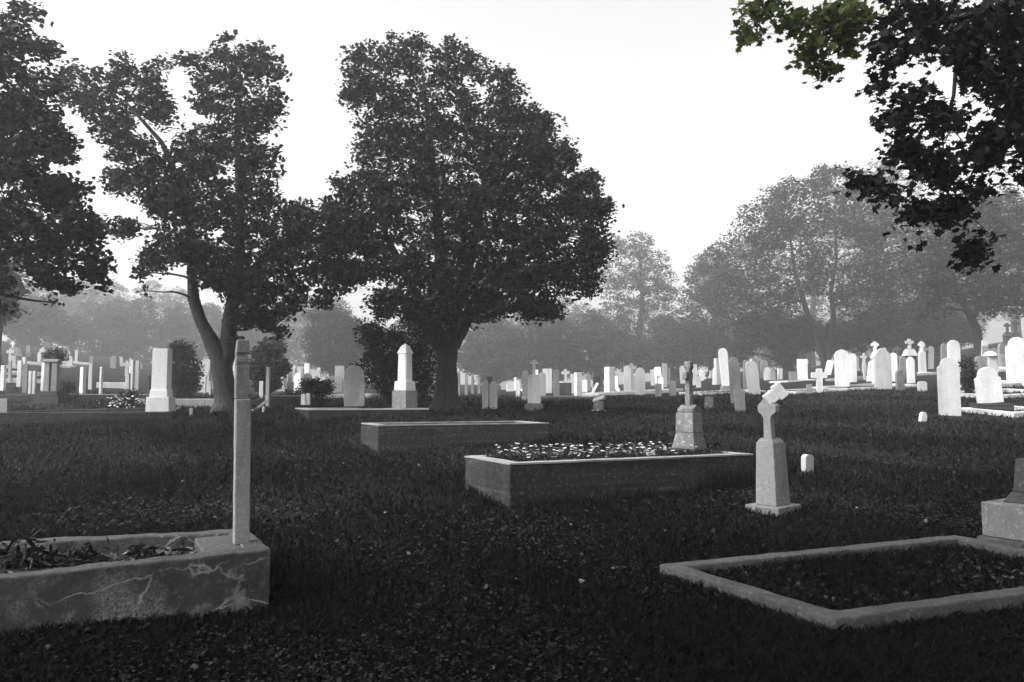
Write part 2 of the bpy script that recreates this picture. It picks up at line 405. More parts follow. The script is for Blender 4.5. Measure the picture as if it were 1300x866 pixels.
# ------------------------------------------------------------------ ground
def make_ground():
    xs = np.concatenate([-np.geomspace(400, 26, 24), np.linspace(-25, 25, 201), np.geomspace(26, 400, 24)])
    ys = np.concatenate([np.linspace(-60, -4, 15), np.linspace(-3, 30, 133), np.geomspace(30.5, 600, 60)])
    XX, YY = np.meshgrid(xs, ys); Z = hgt(XX, np.minimum(YY, 1e9))
    Z = Z+.03*np.sin(XX*1.3+YY*.7)*np.cos(YY*1.1-XX*.4)*np.clip(YY/8, 0, 1)
    V = np.stack([XX, YY, Z], -1).reshape(-1, 3); nx = len(xs); ny = len(ys)
    f = [(j*nx+i, j*nx+i+1, (j+1)*nx+i+1, (j+1)*nx+i) for j in range(ny-1) for i in range(nx-1)]
    me = bpy.data.meshes.new('ground'); me.from_pydata(V.tolist(), [], f)
    me.polygons.foreach_set('use_smooth', [True]*len(me.polygons))
    tag(mobj('ground', me, M['ground']), kind='structure')
make_ground()

def scatter(n, d0, d1, ang=.72, pw=1.):
    """points with density falling with distance (uniform per picture area-ish)"""
    u = rng.uniform(0, 1, n); D = 1/((1/d0)*(1-u)+(1/d1)*u) if pw == 1 else d0+(d1-d0)*u**pw
    X = rng.uniform(-ang, ang, n)*(D+.3)
    return X, D
def patch(X, D, s=.6):
    v = np.sin(X*2.1*s+1.3*np.sin(D*1.7*s))+np.sin(D*2.6*s+1.1*np.sin(X*1.9*s+.5))+.6*np.sin(X*5.3*s+D*4.1*s)
    return v/2.6
EXCL = []   # quads where no lawn grows (filled after the kerbs are known)
def inside(X, D, q):
    m = np.ones(len(X), bool)
    for i in range(4):
        a = q[i]; b = q[(i+1) % 4]
        m &= ((b[0]-a[0])*(D-a[1])-(b[1]-a[1])*(X-a[0])) > 0
    return m
def ccw(q):
    A = sum(q[i][0]*q[(i+1) % 4][1]-q[(i+1) % 4][0]*q[i][1] for i in range(4)); return q if A > 0 else q[::-1]

def make_grass():
    n = 430000; X, D = scatter(n, 3.3, 26)
    keep = np.ones(n, bool)
    for q in EXCL: keep &= ~inside(X, D, q)
    keep &= rng.uniform(0, 1, n) < .72+.4*patch(X, D)
    X, D = X[keep], D[keep]; K = len(X); Z = hgt(X, D)+.03*np.sin(X*1.3+D*.7)*np.cos(D*1.1-X*.4)*np.clip(D/8, 0, 1)
    g = 1+np.clip((D-6)/11, 0, 1.3)
    h = rng.uniform(.03, .085, K)*(1+.35*patch(X, D))*(.8+.2*g); w = rng.uniform(.0025, .006, K)*g
    a = rng.uniform(0, 2*np.pi, K); ln = rng.uniform(.2, 1.1, K)*h; b = rng.uniform(0, 2*np.pi, K)
    ux, uy = np.cos(a)*w, np.sin(a)*w; lx, ly = np.cos(b)*ln, np.sin(b)*ln
    z0 = Z-.01
    V = np.stack([np.stack([X-ux, D-uy, z0], 1), np.stack([X+ux, D+uy, z0], 1),
                  np.stack([X+ux*.7+lx*.35, D+uy*.7+ly*.35, Z+h*.6], 1), np.stack([X+lx, D+ly, Z+h], 1),
                  np.stack([X-ux*.7+lx*.35, D-uy*.7+ly*.35, Z+h*.6], 1)], 1)
    tag(np_obj('grass', V, None, M['grass']), 'short dark grass over the whole cemetery lawn', 'grass', kind='stuff')
    n = 130000; X, D = scatter(n, 3.3, 20); keep = np.ones(n, bool)
    for q in EXCL: keep &= ~inside(X, D, q)
    keep &= rng.uniform(0, 1, n) < .55-.5*patch(X, D, .9)
    X, D = X[keep], D[keep]; K = len(X); Z = hgt(X, D)
    C = np.stack([X, D, Z+rng.uniform(.015, .06, K)], 1)
    V = leaves(C, .024, DIAM, .5, .2); V = C[:, None]+(V-C[:, None])*(1+np.clip((D-5)/10, 0, 1.5))[:, None, None]
    tag(np_obj('ground_cover', V, None, M['cover']), 'low broad-leaved weeds mixed into the dark lawn', 'ground cover', kind='stuff')
    n = 240; X, D = scatter(n, 3.4, 16)
    keep = np.ones(n, bool)
    for q in EXCL: keep &= ~inside(X, D, q)
    X, D = X[keep], D[keep]
    C = np.stack([X, D, hgt(X, D)+.05], 1)
    tag(np_obj('fallen_leaves', leaves(C, .034, STAR, .6, .4), None, M['dead']), 'pale fallen leaves scattered on the dark grass', 'fallen leaves', kind='stuff')

# ------------------------------------------------------------------ kerbs
def quad_frame(name, top, hts, wall, mat, label, cat='grave kerb', fill=None, fill_drop=.08, root_name=None, step=.09, amt=.005, group=None, bevr=.012):
    """top: 4 corner points (Vector) counter-clockwise; hts: wall depth below each corner"""
    c = sum(top, Vector())/4; root = empty(name, (c.x, c.y, c.z-max(hts)), 0, label, cat, group)
    o = Vector((c.x, c.y, c.z-max(hts))); T = [t-o for t in top]
    bm = bmesh.new()
    def inset(i, d):
        p = T[i]; a = (T[i-1]-p).normalized(); b = (T[(i+1) % 4]-p).normalized()
        s = max(.3, abs(a.x*b.y-a.y*b.x)); return p+(a+b)*(d/s)
    rings = []
    for kind in ('ob', 'ot', 'it', 'ib'):
        r = []
        for i in range(4):
            q = T[i].copy() if kind[0] == 'o' else inset(i, wall)
            if kind[1] == 'b': q.z -= hts[i]
            r.append(bm.verts.new(q))
        rings.append(r)
    for r in range(4):
        A = rings[r]; B = rings[(r+1) % 4]
        for i in range(4):
            j = (i+1) % 4; bm.faces.new((A[i], A[j], B[j], B[i]))
    bev(bm, bevr, 2); weather(bm, amt, step, 7, random.random()*20)
    bm_obj('kerb', bm, mat, root)
    if fill:
        bm = bmesh.new(); ins = [inset(i, wall*.8)-Vector((0, 0, fill_drop)) for i in range(4)]
        bm.faces.new([bm.verts.new(v) for v in ins])
        bmesh.ops.subdivide_edges(bm, edges=bm.edges, cuts=14, use_grid_fill=True)
        for v in bm.verts: v.co.z += noise.noise(v.co*5)*.02
        bm_obj('soil', bm, fill, root, True)
    return root, [t.copy() for t in top]

def rect_kerb(px, py, length, depth, rot, h, wall, mat, label, lvl=True, right=False, **kw):
    """front-left (or front-right) corner standing on the ground at a pixel; level top"""
    p = G(px, py); u = Vector((math.cos(rot), math.sin(rot), 0)); v = Vector((-u.y, u.x, 0))
    a = p-u*length if right else p
    cs = [a, a+u*length, a+u*length+v*depth, a+v*depth]
    zf_ = kw.pop('zfront', False)
    if lvl:
        z = p.z+h if zf_ else max(hz(a.x, a.y), hz(cs[1].x, cs[1].y))+h
        top = [Vector((c.x, c.y, z)) for c in cs]; hts = [z-hz(c.x, c.y)+.12 for c in cs]
        for i, t in enumerate(top):      # back corners sunk in the slope still show a rim
            if hts[i] < .2: t.z = hz(t.x, t.y)+.1; hts[i] = .25
    else:
        top = [Vector((c.x, c.y, hz(c.x, c.y)+h)) for c in cs]; hts = [h+.12]*4
    return quad_frame('grave_kerb', top, hts, wall, mat, label, **kw)
R22 = math.radians(23)

# left foreground raised planter
zt = .757
pl = [PL(-60, 741, zt), PL(343, 697, zt), PL(315, 671, zt), PL(-60, 689, zt)]
hts = [zt-hz(p.x, p.y)+.08 for p in pl]
root, _ = quad_frame('grave_kerb', pl, hts, .13, M['crackedc'], 'large cracked concrete grave kerb, raised box with withered plants, in the left foreground',
                     fill=M['soil'], fill_drop=.075, step=.045, amt=.009)
EXCL.append(ccw([(p.x, p.y) for p in pl]))
o_ = Vector(root.location)
# end plate that carries the post
u1 = (pl[0]-pl[1]).normalized(); v1 = (pl[2]-pl[1]).normalized(); wd = (pl[2]-pl[1]).length
bm = bmesh.new(); a = pl[1]+u1*.1+v1*.1-o_; cs = [a, a+v1*(wd-.2), a+v1*(wd-.2)+u1*.26, a+u1*.26]
lo = [bm.verts.new(c-Vector((0, 0, .3))) for c in cs]; hi = [bm.verts.new(c-Vector((0, 0, .012))) for c in cs]
bm.faces.new(lo); bm.faces.new(hi)
for i in range(4): bm.faces.new((lo[i], lo[(i+1) % 4], hi[(i+1) % 4], hi[i]))
bev(bm, .01); weather(bm, .004, .05); bm_obj('end_plate', bm, M['concrete'], root)
# post on it
pb = PL(306, 690, zt-.01)
pt = empty('grave_post', pb, math.radians(26), 'tall slender concrete grave post with sloping cap standing on the cracked kerb', 'grave marker', lean=(-.012, 0))
k = pb.y/1000; H = lambda y: (692-y)*k
bm = bmesh.new(); cbox(bm, .092, .085, 0, H(512)); bev(bm, .006); weather(bm, .0025, .04); bm_obj('lower_shaft', bm, M['post'], pt)
bm = bmesh.new(); box(bm, -.046, .034, -.036, .042, H(512), H(470)); box(bm, -.046, .022, -.026, .042, H(470)+.001, H(452)); bev(bm, .005); weather(bm, .0025, .04); bm_obj('upper_shaft', bm, M['post'], pt)
bm = bmesh.new(); box(bm, -.046, .031, -.033, .042, H(466), H(459)); bev(bm, .004); bm_obj('band', bm, M['post'], pt)
bm = bmesh.new(); box(bm, -.047, .036, -.039, .043, H(454), H(437), .008, .006); bev(bm, .005); weather(bm, .002, .04); bm_obj('cap', bm, M['post'], pt)

# right foreground low kerb (follows the slope)
def SL(px, py, h):
    D = 3.
    for _ in range(40): 
        p = P(px, py, D); D += (p.z-(hz(p.x, D)+h))/.35*1.0 if False else 0
        break
    D = 2.
    while True:
        p = P(px, py, D)
        if p.z <= hz(p.x, D)+h or D > 60: return Vector((p.x, p.y, hz(p.x, D)+h))
        D += .01
a = SL(1060, 786, .13); b_ = SL(836, 716, .09); c_ = SL(1212, 679, .09); d_ = a+(c_-b_)*1.02; d_.z = hz(d_.x, d_.y)+.13
rk, rq = quad_frame('grave_kerb', [a, d_, c_, b_], [.25]*4, .115, M['concrete'], 'low weathered concrete kerb around a grassy plot, right foreground',
                    step=.045, amt=.0055)
ub = (c_-b_).normalized(); vb = (d_-c_).normalized()
blk = c_+vb*.22-Vector((0, 0, .0)); ang = math.atan2(vb.y, vb.x)
mon = empty('monument_base', (blk.x, blk.y, blk.z-.1), ang, 'block pedestal of a monument at the right edge end of the low kerb', 'monument')
bm = bmesh.new(); box(bm, -.03, .85, -.06, .5, 0, .13); bev(bm, .01); weather(bm, .004, .07); bm_obj('foot_slab', bm, M['concrete'], mon)
bm = bmesh.new(); box(bm, .0, .8, -.03, .46, .131, .39); bev(bm, .008); weather(bm, .003, .07); bm_obj('block', bm, M['grey'], mon)
bm = bmesh.new(); box(bm, .1, .7, .08, .36, .39, .47, .05); box(bm, .16, .64, .13, .31, .471, .72, .02); bev(bm, .008); weather(bm, .003, .07); bm_obj('shaft', bm, M['concrete'], mon)

# central raised box
zc = 1.01
A = Vector((-.02, 7.5, zc)); B = Vector((2.66, 8.78, zc)); u = (B-A).normalized(); v = Vector((-u.y, u.x, 0))
top = [A, B, B+v*1.12, A+v*1.12]
quad_frame('grave_kerb', top, [.55]*4, .13, M['darkc'], 'raised dark concrete grave box full of white flowers in the centre', fill=M['soil'], fill_drop=.03, step=.08)
EXCL.append(ccw([(p.x, p.y) for p in top])); CB = (A, u, v)
# pale trowelled rim on it
box_root = bpy.data.objects['grave_kerb.002']
bm = bmesh.new()
def rim(bm, A, u, v, L, W, wall, z0, z1):
    for (s0, s1, t0, t1) in ((0, L, 0, wall), (0, L, W-wall, W), (0, wall, wall+.001, W-wall-.001), (L-wall, L, wall+.001, W-wall-.001)):
        q = [A+u*s+v*t for s, t in ((s0, t0), (s1, t0), (s1, t1), (s0, t1))]
        lo = [bm.verts.new((p.x, p.y, z0)) for p in q]; hi = [bm.verts.new((p.x, p.y, z1)) for p in q]
        bm.faces.new(lo); bm.faces.new(hi)
        for i in range(4): bm.faces.new((lo[i], lo[(i+1) % 4], hi[(i+1) % 4], hi[i]))
rim(bm, A-Vector(box_root.location)-u*.005-v*.005, u, v, (B-A).length+.01, 1.13, .15, zc-box_root.location.z+.006, zc-box_root.location.z+.022)
weather(bm, .0035, .08, 5); bm_obj('coping', bm, M['post'], box_root)

# second low box
zf = 1.24; A2 = PL(480, 541.5, zf); B2 = A2+Vector((math.cos(R22), math.sin(R22), 0))*2.7; v2 = Vector((-math.sin(R22), math.cos(R22), 0))
top = [A2, B2, B2+v2*1.15, A2+v2*1.15]
r2, _ = quad_frame('grave_kerb', top, [.5, .45, .4, .45], .14, M['darkc'], 'low dark concrete grave box with pale rim behind the flower-filled box', fill=M['ground'], fill_drop=.04, step=.1)
bm = bmesh.new(); rim(bm, A2-Vector(r2.location)-v2*.005, (B2-A2).normalized(), v2, 2.705, 1.16, .15, zf-r2.location.z+.004, zf-r2.location.z+.02); weather(bm, .003, .1, 5); bm_obj('coping', bm, M['post'], r2)
EXCL.append(ccw([(p.x, p.y) for p in top]))

# obelisk platform
rp, tp = rect_kerb(392, 534, 2.45, 1.9, R22, .2, .16, M['darkc'], 'dark stone platform kerb below the white obelisk', zfront=True, fill=M['ground'], fill_drop=.03, step=.12)
zp = tp[0].z
bm = bmesh.new(); uu = (tp[1]-tp[0]).normalized(); vv = Vector((-uu.y, uu.x, 0))
rim(bm, tp[0]-Vector(rp.location)-vv*.01-uu*.01, uu, vv, 2.47, 1.92, .2, zp-rp.location.z+.004, zp-rp.location.z+.03); bm_obj('coping', bm, M['palec'], rp)
EXCL.append(ccw([(p.x, p.y) for p in tp]))

KERBS = [  # px, py, length, depth, height, wall, material, label, right-anchored, level
 (219, 534, 3.6, 2.1, .17, .16, 'darkc', 'long low dark kerb carrying the square white pillar on the left', True, True),
 (219, 517, 1.6, 1.6, .2, .2, 'palec', 'pale concrete kerb between the white pillar and the left tree trunk', False, True),
 (337, 514, 1.0, 1.5, .22, .15, 'darkc', 'short dark kerb between the tall post and the platform', False, True),
 (100, 511, 2.2, 1.6, .2, .14, 'dark', 'dark granite kerb behind the flowers left of the white pillar', False, True),
 (-8, 511, 1.6, 1.6, .2, .14, 'dark', 'dark granite kerb at the left edge behind the two-column monument', False, True),
 (122, 493, 1.1, 1.5, .22, .3, 'white', 'white slab kerb in front of the left hillside graves', False, True),
 (0, 486, 1.5, 1.3, .12, .14, 'palec', 'pale kerb at the left edge with white stubs', False, True),
 (8, 476, 1.3, 1.2, .1, .14, 'palec', 'small pale kerb higher up at the left edge', False, True),
 (222, 498, 1.6, 1.6, .1, .12, 'palec', 'thin pale kerb beside the dark cedar shrub', False, True),
 (400, 506, 1.2, 1.6, .14, .12, 'palec', 'pale stepped kerb behind the obelisk platform', False, True),
 (470, 506, 1.1, 1.6, .16, .14, 'grey', 'grey banded kerb between wide rough stone and obelisk', False, True),
 (688, 509, 2.0, 1.8, .12, .16, 'grey', 'low grey kerb right of the cross pedestal', False, True),
 (760, 503, 3.4, 1.6, .07, .12, 'light', 'long thin kerb under the row of centre headstones', False, True),
 (893, 502, 2.3, 1.5, .07, .1, 'light', 'thin kerb around the leaning narrow slabs', False, False),
 (1010, 500, 2.0, 1.4, .06, .1, 'light', 'thin pale kerb beneath the small white cross', False, False),
 (1000, 486, 1.7, 1.3, .06, .12, 'light', 'curved-looking pale kerb below the slab with dark round cap', False, False),
 (1076, 496, 3.0, 1.7, .07, .12, 'light', 'long pale kerb beneath the tall peaked slab', False, False),
 (1078, 484, 2.0, 1.4, .1, .12, 'grey', 'grey kerb behind the tall round slab', False, True),
 (1148, 478, 1.8, 1.4, .1, .14, 'light', 'pale kerb below the stepped cross monument', False, True),
 (1262, 492, 2.0, 1.6, .12, .14, 'light', 'pale kerb under the big slab at the right edge', False, True),
 (1262, 507, 2.4, 1.6, .1, .14, 'light', 'pale kerb behind the leaning shouldered slab', False, True),
 (1287, 530, 1.6, 1.3, .1, .16, 'light', 'pale kerb corner at the right edge below the leaning slab', False, True),
 (1268, 472, 1.9, 1.6, .1, .14, 'light', 'pale kerb high on the right slope behind the dome capped pillar', False, True),
 (20, 462, 2.6, 1.6, .1, .2, 'light', 'pale terrace kerb on the far left slope', False, False),
 (60, 458, 2.2, 1.6, .1, .2, 'light', 'second pale terrace kerb on the far left slope', False, False),
]
for px, py, L, Dp, h, wl, mt, lab, rt, lv in KERBS:
    r_, t_ = rect_kerb(px, py, L, Dp, R22*.8, h, wl, M[mt], lab, lvl=lv, right=rt, zfront=True, step=.25, amt=.004, fill=(M['ground'] if lv and h > .12 else None), fill_drop=.04)
    if mt in ('darkc', 'dark'):   # pale worn rim
        loc = Vector(r_.location)
        uu = (t_[1]-t_[0]); uu.z = 0; Ln = uu.length; uu.normalize(); vv = Vector((-uu.y, uu.x, 0)); z = t_[0].z-loc.z
        if abs(t_[2].z-t_[0].z) < .01:
            bm = bmesh.new(); rim(bm, t_[0]-loc, uu, vv, Ln, Dp, wl, z+.004, z+.02); bm_obj('coping', bm, M['palec'], r_)

# ------------------------------------------------------------------ individual monuments
def top_of(px, py, D): return P(px, py, D).z
# obelisk
po = Vector(((515-650)/1000*16.7, 16.6, zp+.03)); ob = empty('obelisk', po, math.radians(-32), 'bright white marble obelisk with pointed top on a granite plinth beside the big tree', 'obelisk')
kk = 16.6/1000; ho = lambda y: top_of(515, y, 16.6)-po.z
bm = bmesh.new(); cbox(bm, .38, .38, 0, ho(496)); bev(bm, .008); bm_obj('plinth', bm, M['speck'], ob)
bm = bmesh.new(); cbox(bm, .33, .33, ho(496)+.001, ho(484), .01); bev(bm, .01); bm_obj('base', bm, M['marble'], ob)
bm = bmesh.new(); s = .235; cbox(bm, s, s, ho(484)+.001, ho(449), .008); z1 = ho(449)
bmesh.ops.bevel(bm, geom=[e for e in bm.edges if abs(e.verts[0].co.z-e.verts[1].co.z) > .3], offset=.02, segments=1, affect='EDGES')
bm2 = [bm.verts.new((x*(s/2+.008), y*(s/2+.008), z1+.001)) for x, y in ((-1, -1), (1, -1), (1, 1), (-1, 1))]
b3 = [bm.verts.new((x*(s/2-.05), y*(s/2-.05), ho(440))) for x, y in ((-1, -1), (1, -1), (1, 1), (-1, 1))]
ap = bm.verts.new((0, 0, ho(436)))
bm.faces.new(bm2)
for i in range(4): bm.faces.new((bm2[i], bm2[(i+1) % 4], b3[(i+1) % 4], b3[i])); bm.faces.new((b3[i], b3[(i+1) % 4], ap))
bm_obj('shaft', bm, M['marble'], ob)

# white square pillar on the left kerb
kl = bpy.data.objects['grave_kerb.005']
pp = G(205, 534); D_ = pp.y+.35; po = P(204, 522, D_); hp = lambda y: top_of(204, y, D_)-po.z
pi_ = empty('pillar_monument', po, math.radians(4), 'plain square white marble pillar on stepped base at the end of the left kerb', 'monument')
bm = bmesh.new(); cbox(bm, .46, .4, -.03, hp(504), .01); bev(bm, .01); bm_obj('base', bm, M['white'], pi_)
bm = bmesh.new(); cbox(bm, .35, .32, hp(504)+.001, hp(495), .008); bev(bm, .008); bm_obj('step', bm, M['marble'], pi_)
bm = bmesh.new(); cbox(bm, .3, .27, hp(495)+.001, hp(443), .003); bev(bm, .006); bm_obj('shaft', bm, M['marble'], pi_)

# monument on the central box
mb_ = A+u*2.42+v*.62; mb_ = Vector((mb_.x, mb_.y, zc+.0)); mD = mb_.y; hm = lambda y: top_of(874, y, mD)-mb_.z
q = P(875, 574, mD); mb_.x = q.x
cm = empty('cross_monument', mb_, math.radians(48), 'lichen-speckled stone pedestal with broken cross standing on the flower box', 'monument', lean=(.02, 0))
bm = bmesh.new(); cbox(bm, .36, .36, 0, .06); bev(bm, .006); weather(bm, .002, .06); bm_obj('foot_slab', bm, M['darkc'], cm)
bm = bmesh.new(); cbox(bm, .30, .30, .061, hm(549), .04); bev(bm, .006); weather(bm, .003, .05); bm_obj('plinth', bm, M['lichen'], cm)
bm = bmesh.new(); cbox(bm, .225, .225, hm(549)+.001, hm(524), .004); bev(bm, .005); weather(bm, .003, .04); bm_obj('die', bm, M['lichen'], cm)
bm = bmesh.new(); 
for sy in (-1, 1): extrude(bm, profile('round', .09, .075), .225, hm(524)+.001, 0) if False else None
extrude(bm, profile('peak', .2, hm(516)-hm(524)+.02), .2, hm(524)+.001); bm2x = [v_ for v_ in bm.verts]
bev(bm, .006); weather(bm, .004, .04); bm_obj('die_cap', bm, M['lichen'], cm)
bm = bmesh.new(); cbox(bm, .085, .07, hm(518), hm(466), .006); bev(bm, .008); weather(bm, .005, .04); bm_obj('shaft', bm, M['lichen'], cm)
bm = bmesh.new(); box(bm, -.1, .05, -.03, .03, hm(482), hm(472)); box(bm, -.045, .045, -.045, .045, hm(468), hm(459), .008); bev(bm, .01); weather(bm, .008, .03, 12); bm_obj('broken_head', bm, M['lichen'], cm)

# broken-cross pedestal in the lawn
bp_ = G(982, 655); bD = bp_.y+.1; bp_ = Vector((P(982, 655, bD).x, bD, hz(bp_.x, bD)-.02)); hb = lambda y: top_of(980, y, bD)-bp_.z
bc = empty('cross_monument', bp_, math.radians(37), 'granite pedestal in the lawn with thin broken cross whose white top piece is tilted', 'monument', lean=(-.03, .0))
bm = bmesh.new(); cbox(bm, .36, .36, -.03, hb(640)); bev(bm, .006); weather(bm, .003, .05); bm_obj('foot_slab', bm, M['grey'], bc)
bm = bmesh.new(); cbox(bm, .225, .225, hb(640)+.001, hb(562), .018); 
bev(bm, .005); weather(bm, .002, .05); bm_obj('pedestal', bm, M['post'], bc)
bm = bmesh.new(); box(bm, -.094, .094, -.094, .094, hb(562)+.001, hb(556), .03); bev(bm, .004); bm_obj('pedestal_top', bm, M['post'], bc)
bm = bmesh.new(); extrude(bm, profile('celtic', .2, hb(505)-hb(557)), .06, hb(557)-.004); bev(bm, .006); weather(bm, .002, .03)
o = bm_obj('cross', bm, M['post'], bc); o.rotation_euler = (0, 0, math.radians(-90)); o.location = (-.04, -.02, 0)
bm = bmesh.new(); box(bm, -.055, .055, -.034, .034, -.01, .1); box(bm, -.075, .075, -.034, .034, .101, .19); bev(bm, .006); weather(bm, .0012, .04)
o = bm_obj('tilted_top', bm, M['marble'], bc); o.location = (-.07, -.03, hb(508)); o.rotation_euler = (0, math.radians(55), math.radians(-37))

# two-column monument at the left
D2 = 20.; p0 = Vector(((66-650)/1000*D2, D2, hz((66-650)/1000*D2, D2)-.05)); h2 = lambda y: top_of(66, y, D2)-p0.z
tm = empty('column_monument', p0, math.radians(4), 'grey monument of two thick columns on stepped base, left side', 'monument')
bm = bmesh.new(); cbox(bm, .62, .5, 0, h2(504)); cbox(bm, .5, .4, h2(504)+.001, h2(497)); bev(bm, .01); bm_obj('base', bm, M['dark'], tm)
for sx in (-1, 1):
    bm = bmesh.new(); box(bm, sx*.095-.078, sx*.095+.078, -.08, .08, h2(497)+.002, h2(460), .012); bev(bm, .02, 2); bm_obj('column', bm, M['grey'], tm)
bm = bmesh.new(); cbox(bm, .4, .2, h2(460)+.001, h2(456), .02); bev(bm, .01); bm_obj('capping', bm, M['grey'], tm)

# cross pedestal in the centre
D3 = G(678, 522).y+.15; p0 = P(678, 522, D3); p0.z = hz(p0.x, D3)-.03; h3 = lambda y: top_of(678, y, D3)-p0.z
cc = empty('cross_monument', p0, math.radians(33), 'pale square pedestal with small cross on top, right of the big tree trunk', 'monument')
bm = bmesh.new(); cbox(bm, .33, .33, 0, h3(512), .012); bev(bm, .03, 2); bm_obj('base', bm, M['grey'], cc)
bm = bmesh.new(); cbox(bm, .215, .215, h3(512)-.01, h3(480), .004); bev(bm, .006); bm_obj('pedestal', bm, M['marble'], cc)
bm = bmesh.new(); cbox(bm, .215, .215, h3(480)+.001, h3(475), .06); bm_obj('pedestal_top', bm, M['marble'], cc)
bm = slab_bm('cross', .16, h3(457)-h3(475)+.01, .06, h3(475)-.01, .004); o = bm_obj('cross', bm, M['marble'], cc); o.rotation_euler = (0, 0, math.radians(-20))

# lectern stone
p0 = G(760, 523); D4 = p0.y+.1; h4 = lambda y: top_of(760, y, D4)-p0.z
lc = empty('lectern_stone', p0, math.radians(-18), 'small lectern-shaped stone with sloping pale top in the centre lawn', 'grave marker')
bm = bmesh.new(); cbox(bm, .3, .26, -.02, .05); bev(bm, .008); bm_obj('base', bm, M['light'], lc)
bm = bmesh.new(); cbox(bm, .2, .18, .051, h4(509)); bev(bm, .008); bm_obj('block', bm, M['grey'], lc)
bm = bmesh.new(); cbox(bm, .25, .22, -.02, .02); bev(bm, .008); o = bm_obj('sloping_top', bm, M['white'], lc); o.location = (0, 0, h4(506)); o.rotation_euler = (.25, -.28, 0)

# ------------------------------------------------------------------ headstones (slab kinds)
cnt = [0]
def stone(kind, px, w, ty, by, tone, label, name='headstone', cat='headstone', rot=None, lean=0., D=None, thick=None, base=None, group=None, onz=None):
    if D is None: p = G(px, by); D = p.y
    else: p = P(px, by, D); p.z = hz(p.x, D)
    if onz is not None: p = P(px, by, D)
    W = w*D/1000; Ht = top_of(px, ty, D)-p.z; rot = random.uniform(-14, 10) if rot is None else rot
    t = thick or max(.07, min(.14, W*.3))
    if kind in ('square', 'pointed', 'urn'): t = W
    kindm = {'square': 'flat', 'pointed': 'peak', 'urn': 'flat'}.get(kind, kind)
    sink = .05
    if base:
        bh = (by-base[1])*D/1000
        root = empty(name, p, math.radians(rot), label, cat, group)
        bm = bmesh.new(); bw = base[0]*D/1000; box(bm, -bw/2, bw/2, -max(t, .16), max(t, .16), -sink, bh); bev(bm, .01); bm_obj('base', bm, M[base[2]], root)
        o = bm_obj('slab', slab_bm(kindm, W, Ht-bh, t, bh+.001), M[tone], root); o.rotation_euler = (0, lean, 0)
        return root
    if kind == 'pointed':
        bm = bmesh.new(); cbox(bm, W, W, -sink, Ht-W*.55, W*.04); cbox(bm, W*.92, W*.92, Ht-W*.55+.001, Ht, W*.44)
    elif kind == 'square':
        bm = bmesh.new(); cbox(bm, W, W, -sink, Ht, W*.03); bev(bm, .008)
    else:
        bm = slab_bm(kindm, W, Ht+sink, t, -sink)
    if D < 26 and kind not in ('pointed',): weather(bm, .004, .12, 8, cnt[0]); cnt[0] += 1
    o = bm_obj(name, bm, M[tone]); o.location = p; o.rotation_euler = (0, lean, math.radians(rot))
    tag(o, label, cat, group); return o

stone('arch', 1025, 17, 577, 605, 'light', 'small round-topped marker alone in the grass right of the broken cross', thick=.07, rot=35, lean=.05)
stone('round', 923, 11, 442, 497, 'white', 'tall narrow white slab leaning left, tallest of the slabs above the broken cross', lean=-.09, base=(14, 490, 'grey'))
stone('shoulder', 935, 13.5, 453, 514, 'grey', 'tall grey slab with carved top between the two leaning white slabs', rot=8, lean=-.05)
stone('flat', 940, 13, 494, 524, 'grey', 'short broken grey slab standing in front of the tall carved grey slab', rot=8, lean=-.04)
stone('round', 958, 14.5, 458, 501, 'light', 'pale round-topped slab leaning left behind the tilted cross top', lean=-.1)
stone('gothic', 948, 8, 457, 490, 'grey', 'thin dark-edged pointed slab between the carved slab and the leaning pale slab', D=27)
o = stone('flat', 1019, 12.5, 456, 483, 'white', 'white rectangular slab under a dark rounded cap', rot=0)
zt_ = max(c[2] for c in o.bound_box); k_ = o.location.y/1000
bm_obj('round_cap', slab_bm('round', 7.5*k_, 10*k_, .1, zt_+.002), M['dark'], o)
stone('flat', 1007, 11, 472, 485, 'grey', 'low grey block left of the white rectangular slab')
stone('cross', 1040.5, 20, 468, 499, 'white', 'small plain white cross standing on the thin pale kerb', name='grave_cross', cat='cross', rot=0, thick=.09)
stone('square', 1027.5, 7, 488, 500, 'grey', 'tiny grey stub left of the plain white cross')
stone('arch', 1050, 8, 457, 468, 'white', 'small tilted white stone far behind the plain white cross', lean=.25, D=42)
stone('round', 1069.5, 17, 444, 492, 'white', 'tall bright white round-topped slab right of the plain white cross', rot=-12)
stone('round', 1083, 8.5, 449, 472, 'white', 'narrow white round-topped slab directly behind the tall bright round slab', D=31)
stone('cross', 1097, 8, 450, 467, 'light', 'small pale cross beside a rough white stone on the right slope', name='grave_cross', cat='cross', D=32, rot=0)
stone('round', 1103, 6.5, 458, 470, 'white', 'rough little white stone right of the small pale cross', D=31, lean=.15)
stone('ogee', 1121.5, 20, 442, 494, 'light', 'large pale slab with curved peak in the right-hand group', rot=-6, thick=.12)
stone('round', 1135, 8, 448, 470, 'white', 'white rounded stone just right of the large curved-peak slab', D=30)
stone('arch', 1143, 9, 453, 474, 'grey', 'rough mottled grey stone leaning beside the white rounded stone', D=29, lean=.15)
stone('round', 1143, 11, 469, 495, 'lichen', 'small mottled stone with round head in front of the rough grey stone', rot=10)
stone('ogee', 1156.5, 9.5, 453, 479, 'white', 'white scalloped slab in front of the stepped cross monument', D=28)
stone('arch', 1171, 11, 484, 496, 'light', 'low pale rounded stone at the end of the long pale kerb')
stone('round', 1171, 9, 523, 536, 'white', 'small white stone half sunk in the grass below the long pale kerb', lean=.2, rot=20)
stone('shoulder', 1206, 25, 454, 528, 'light', 'big pale slab with broad shaped head standing alone in the lawn on the right', rot=-16, thick=.1)
stone('round', 1212, 15, 432, 480, 'white', 'white round-headed stone rising behind the big shaped slab', D=25)
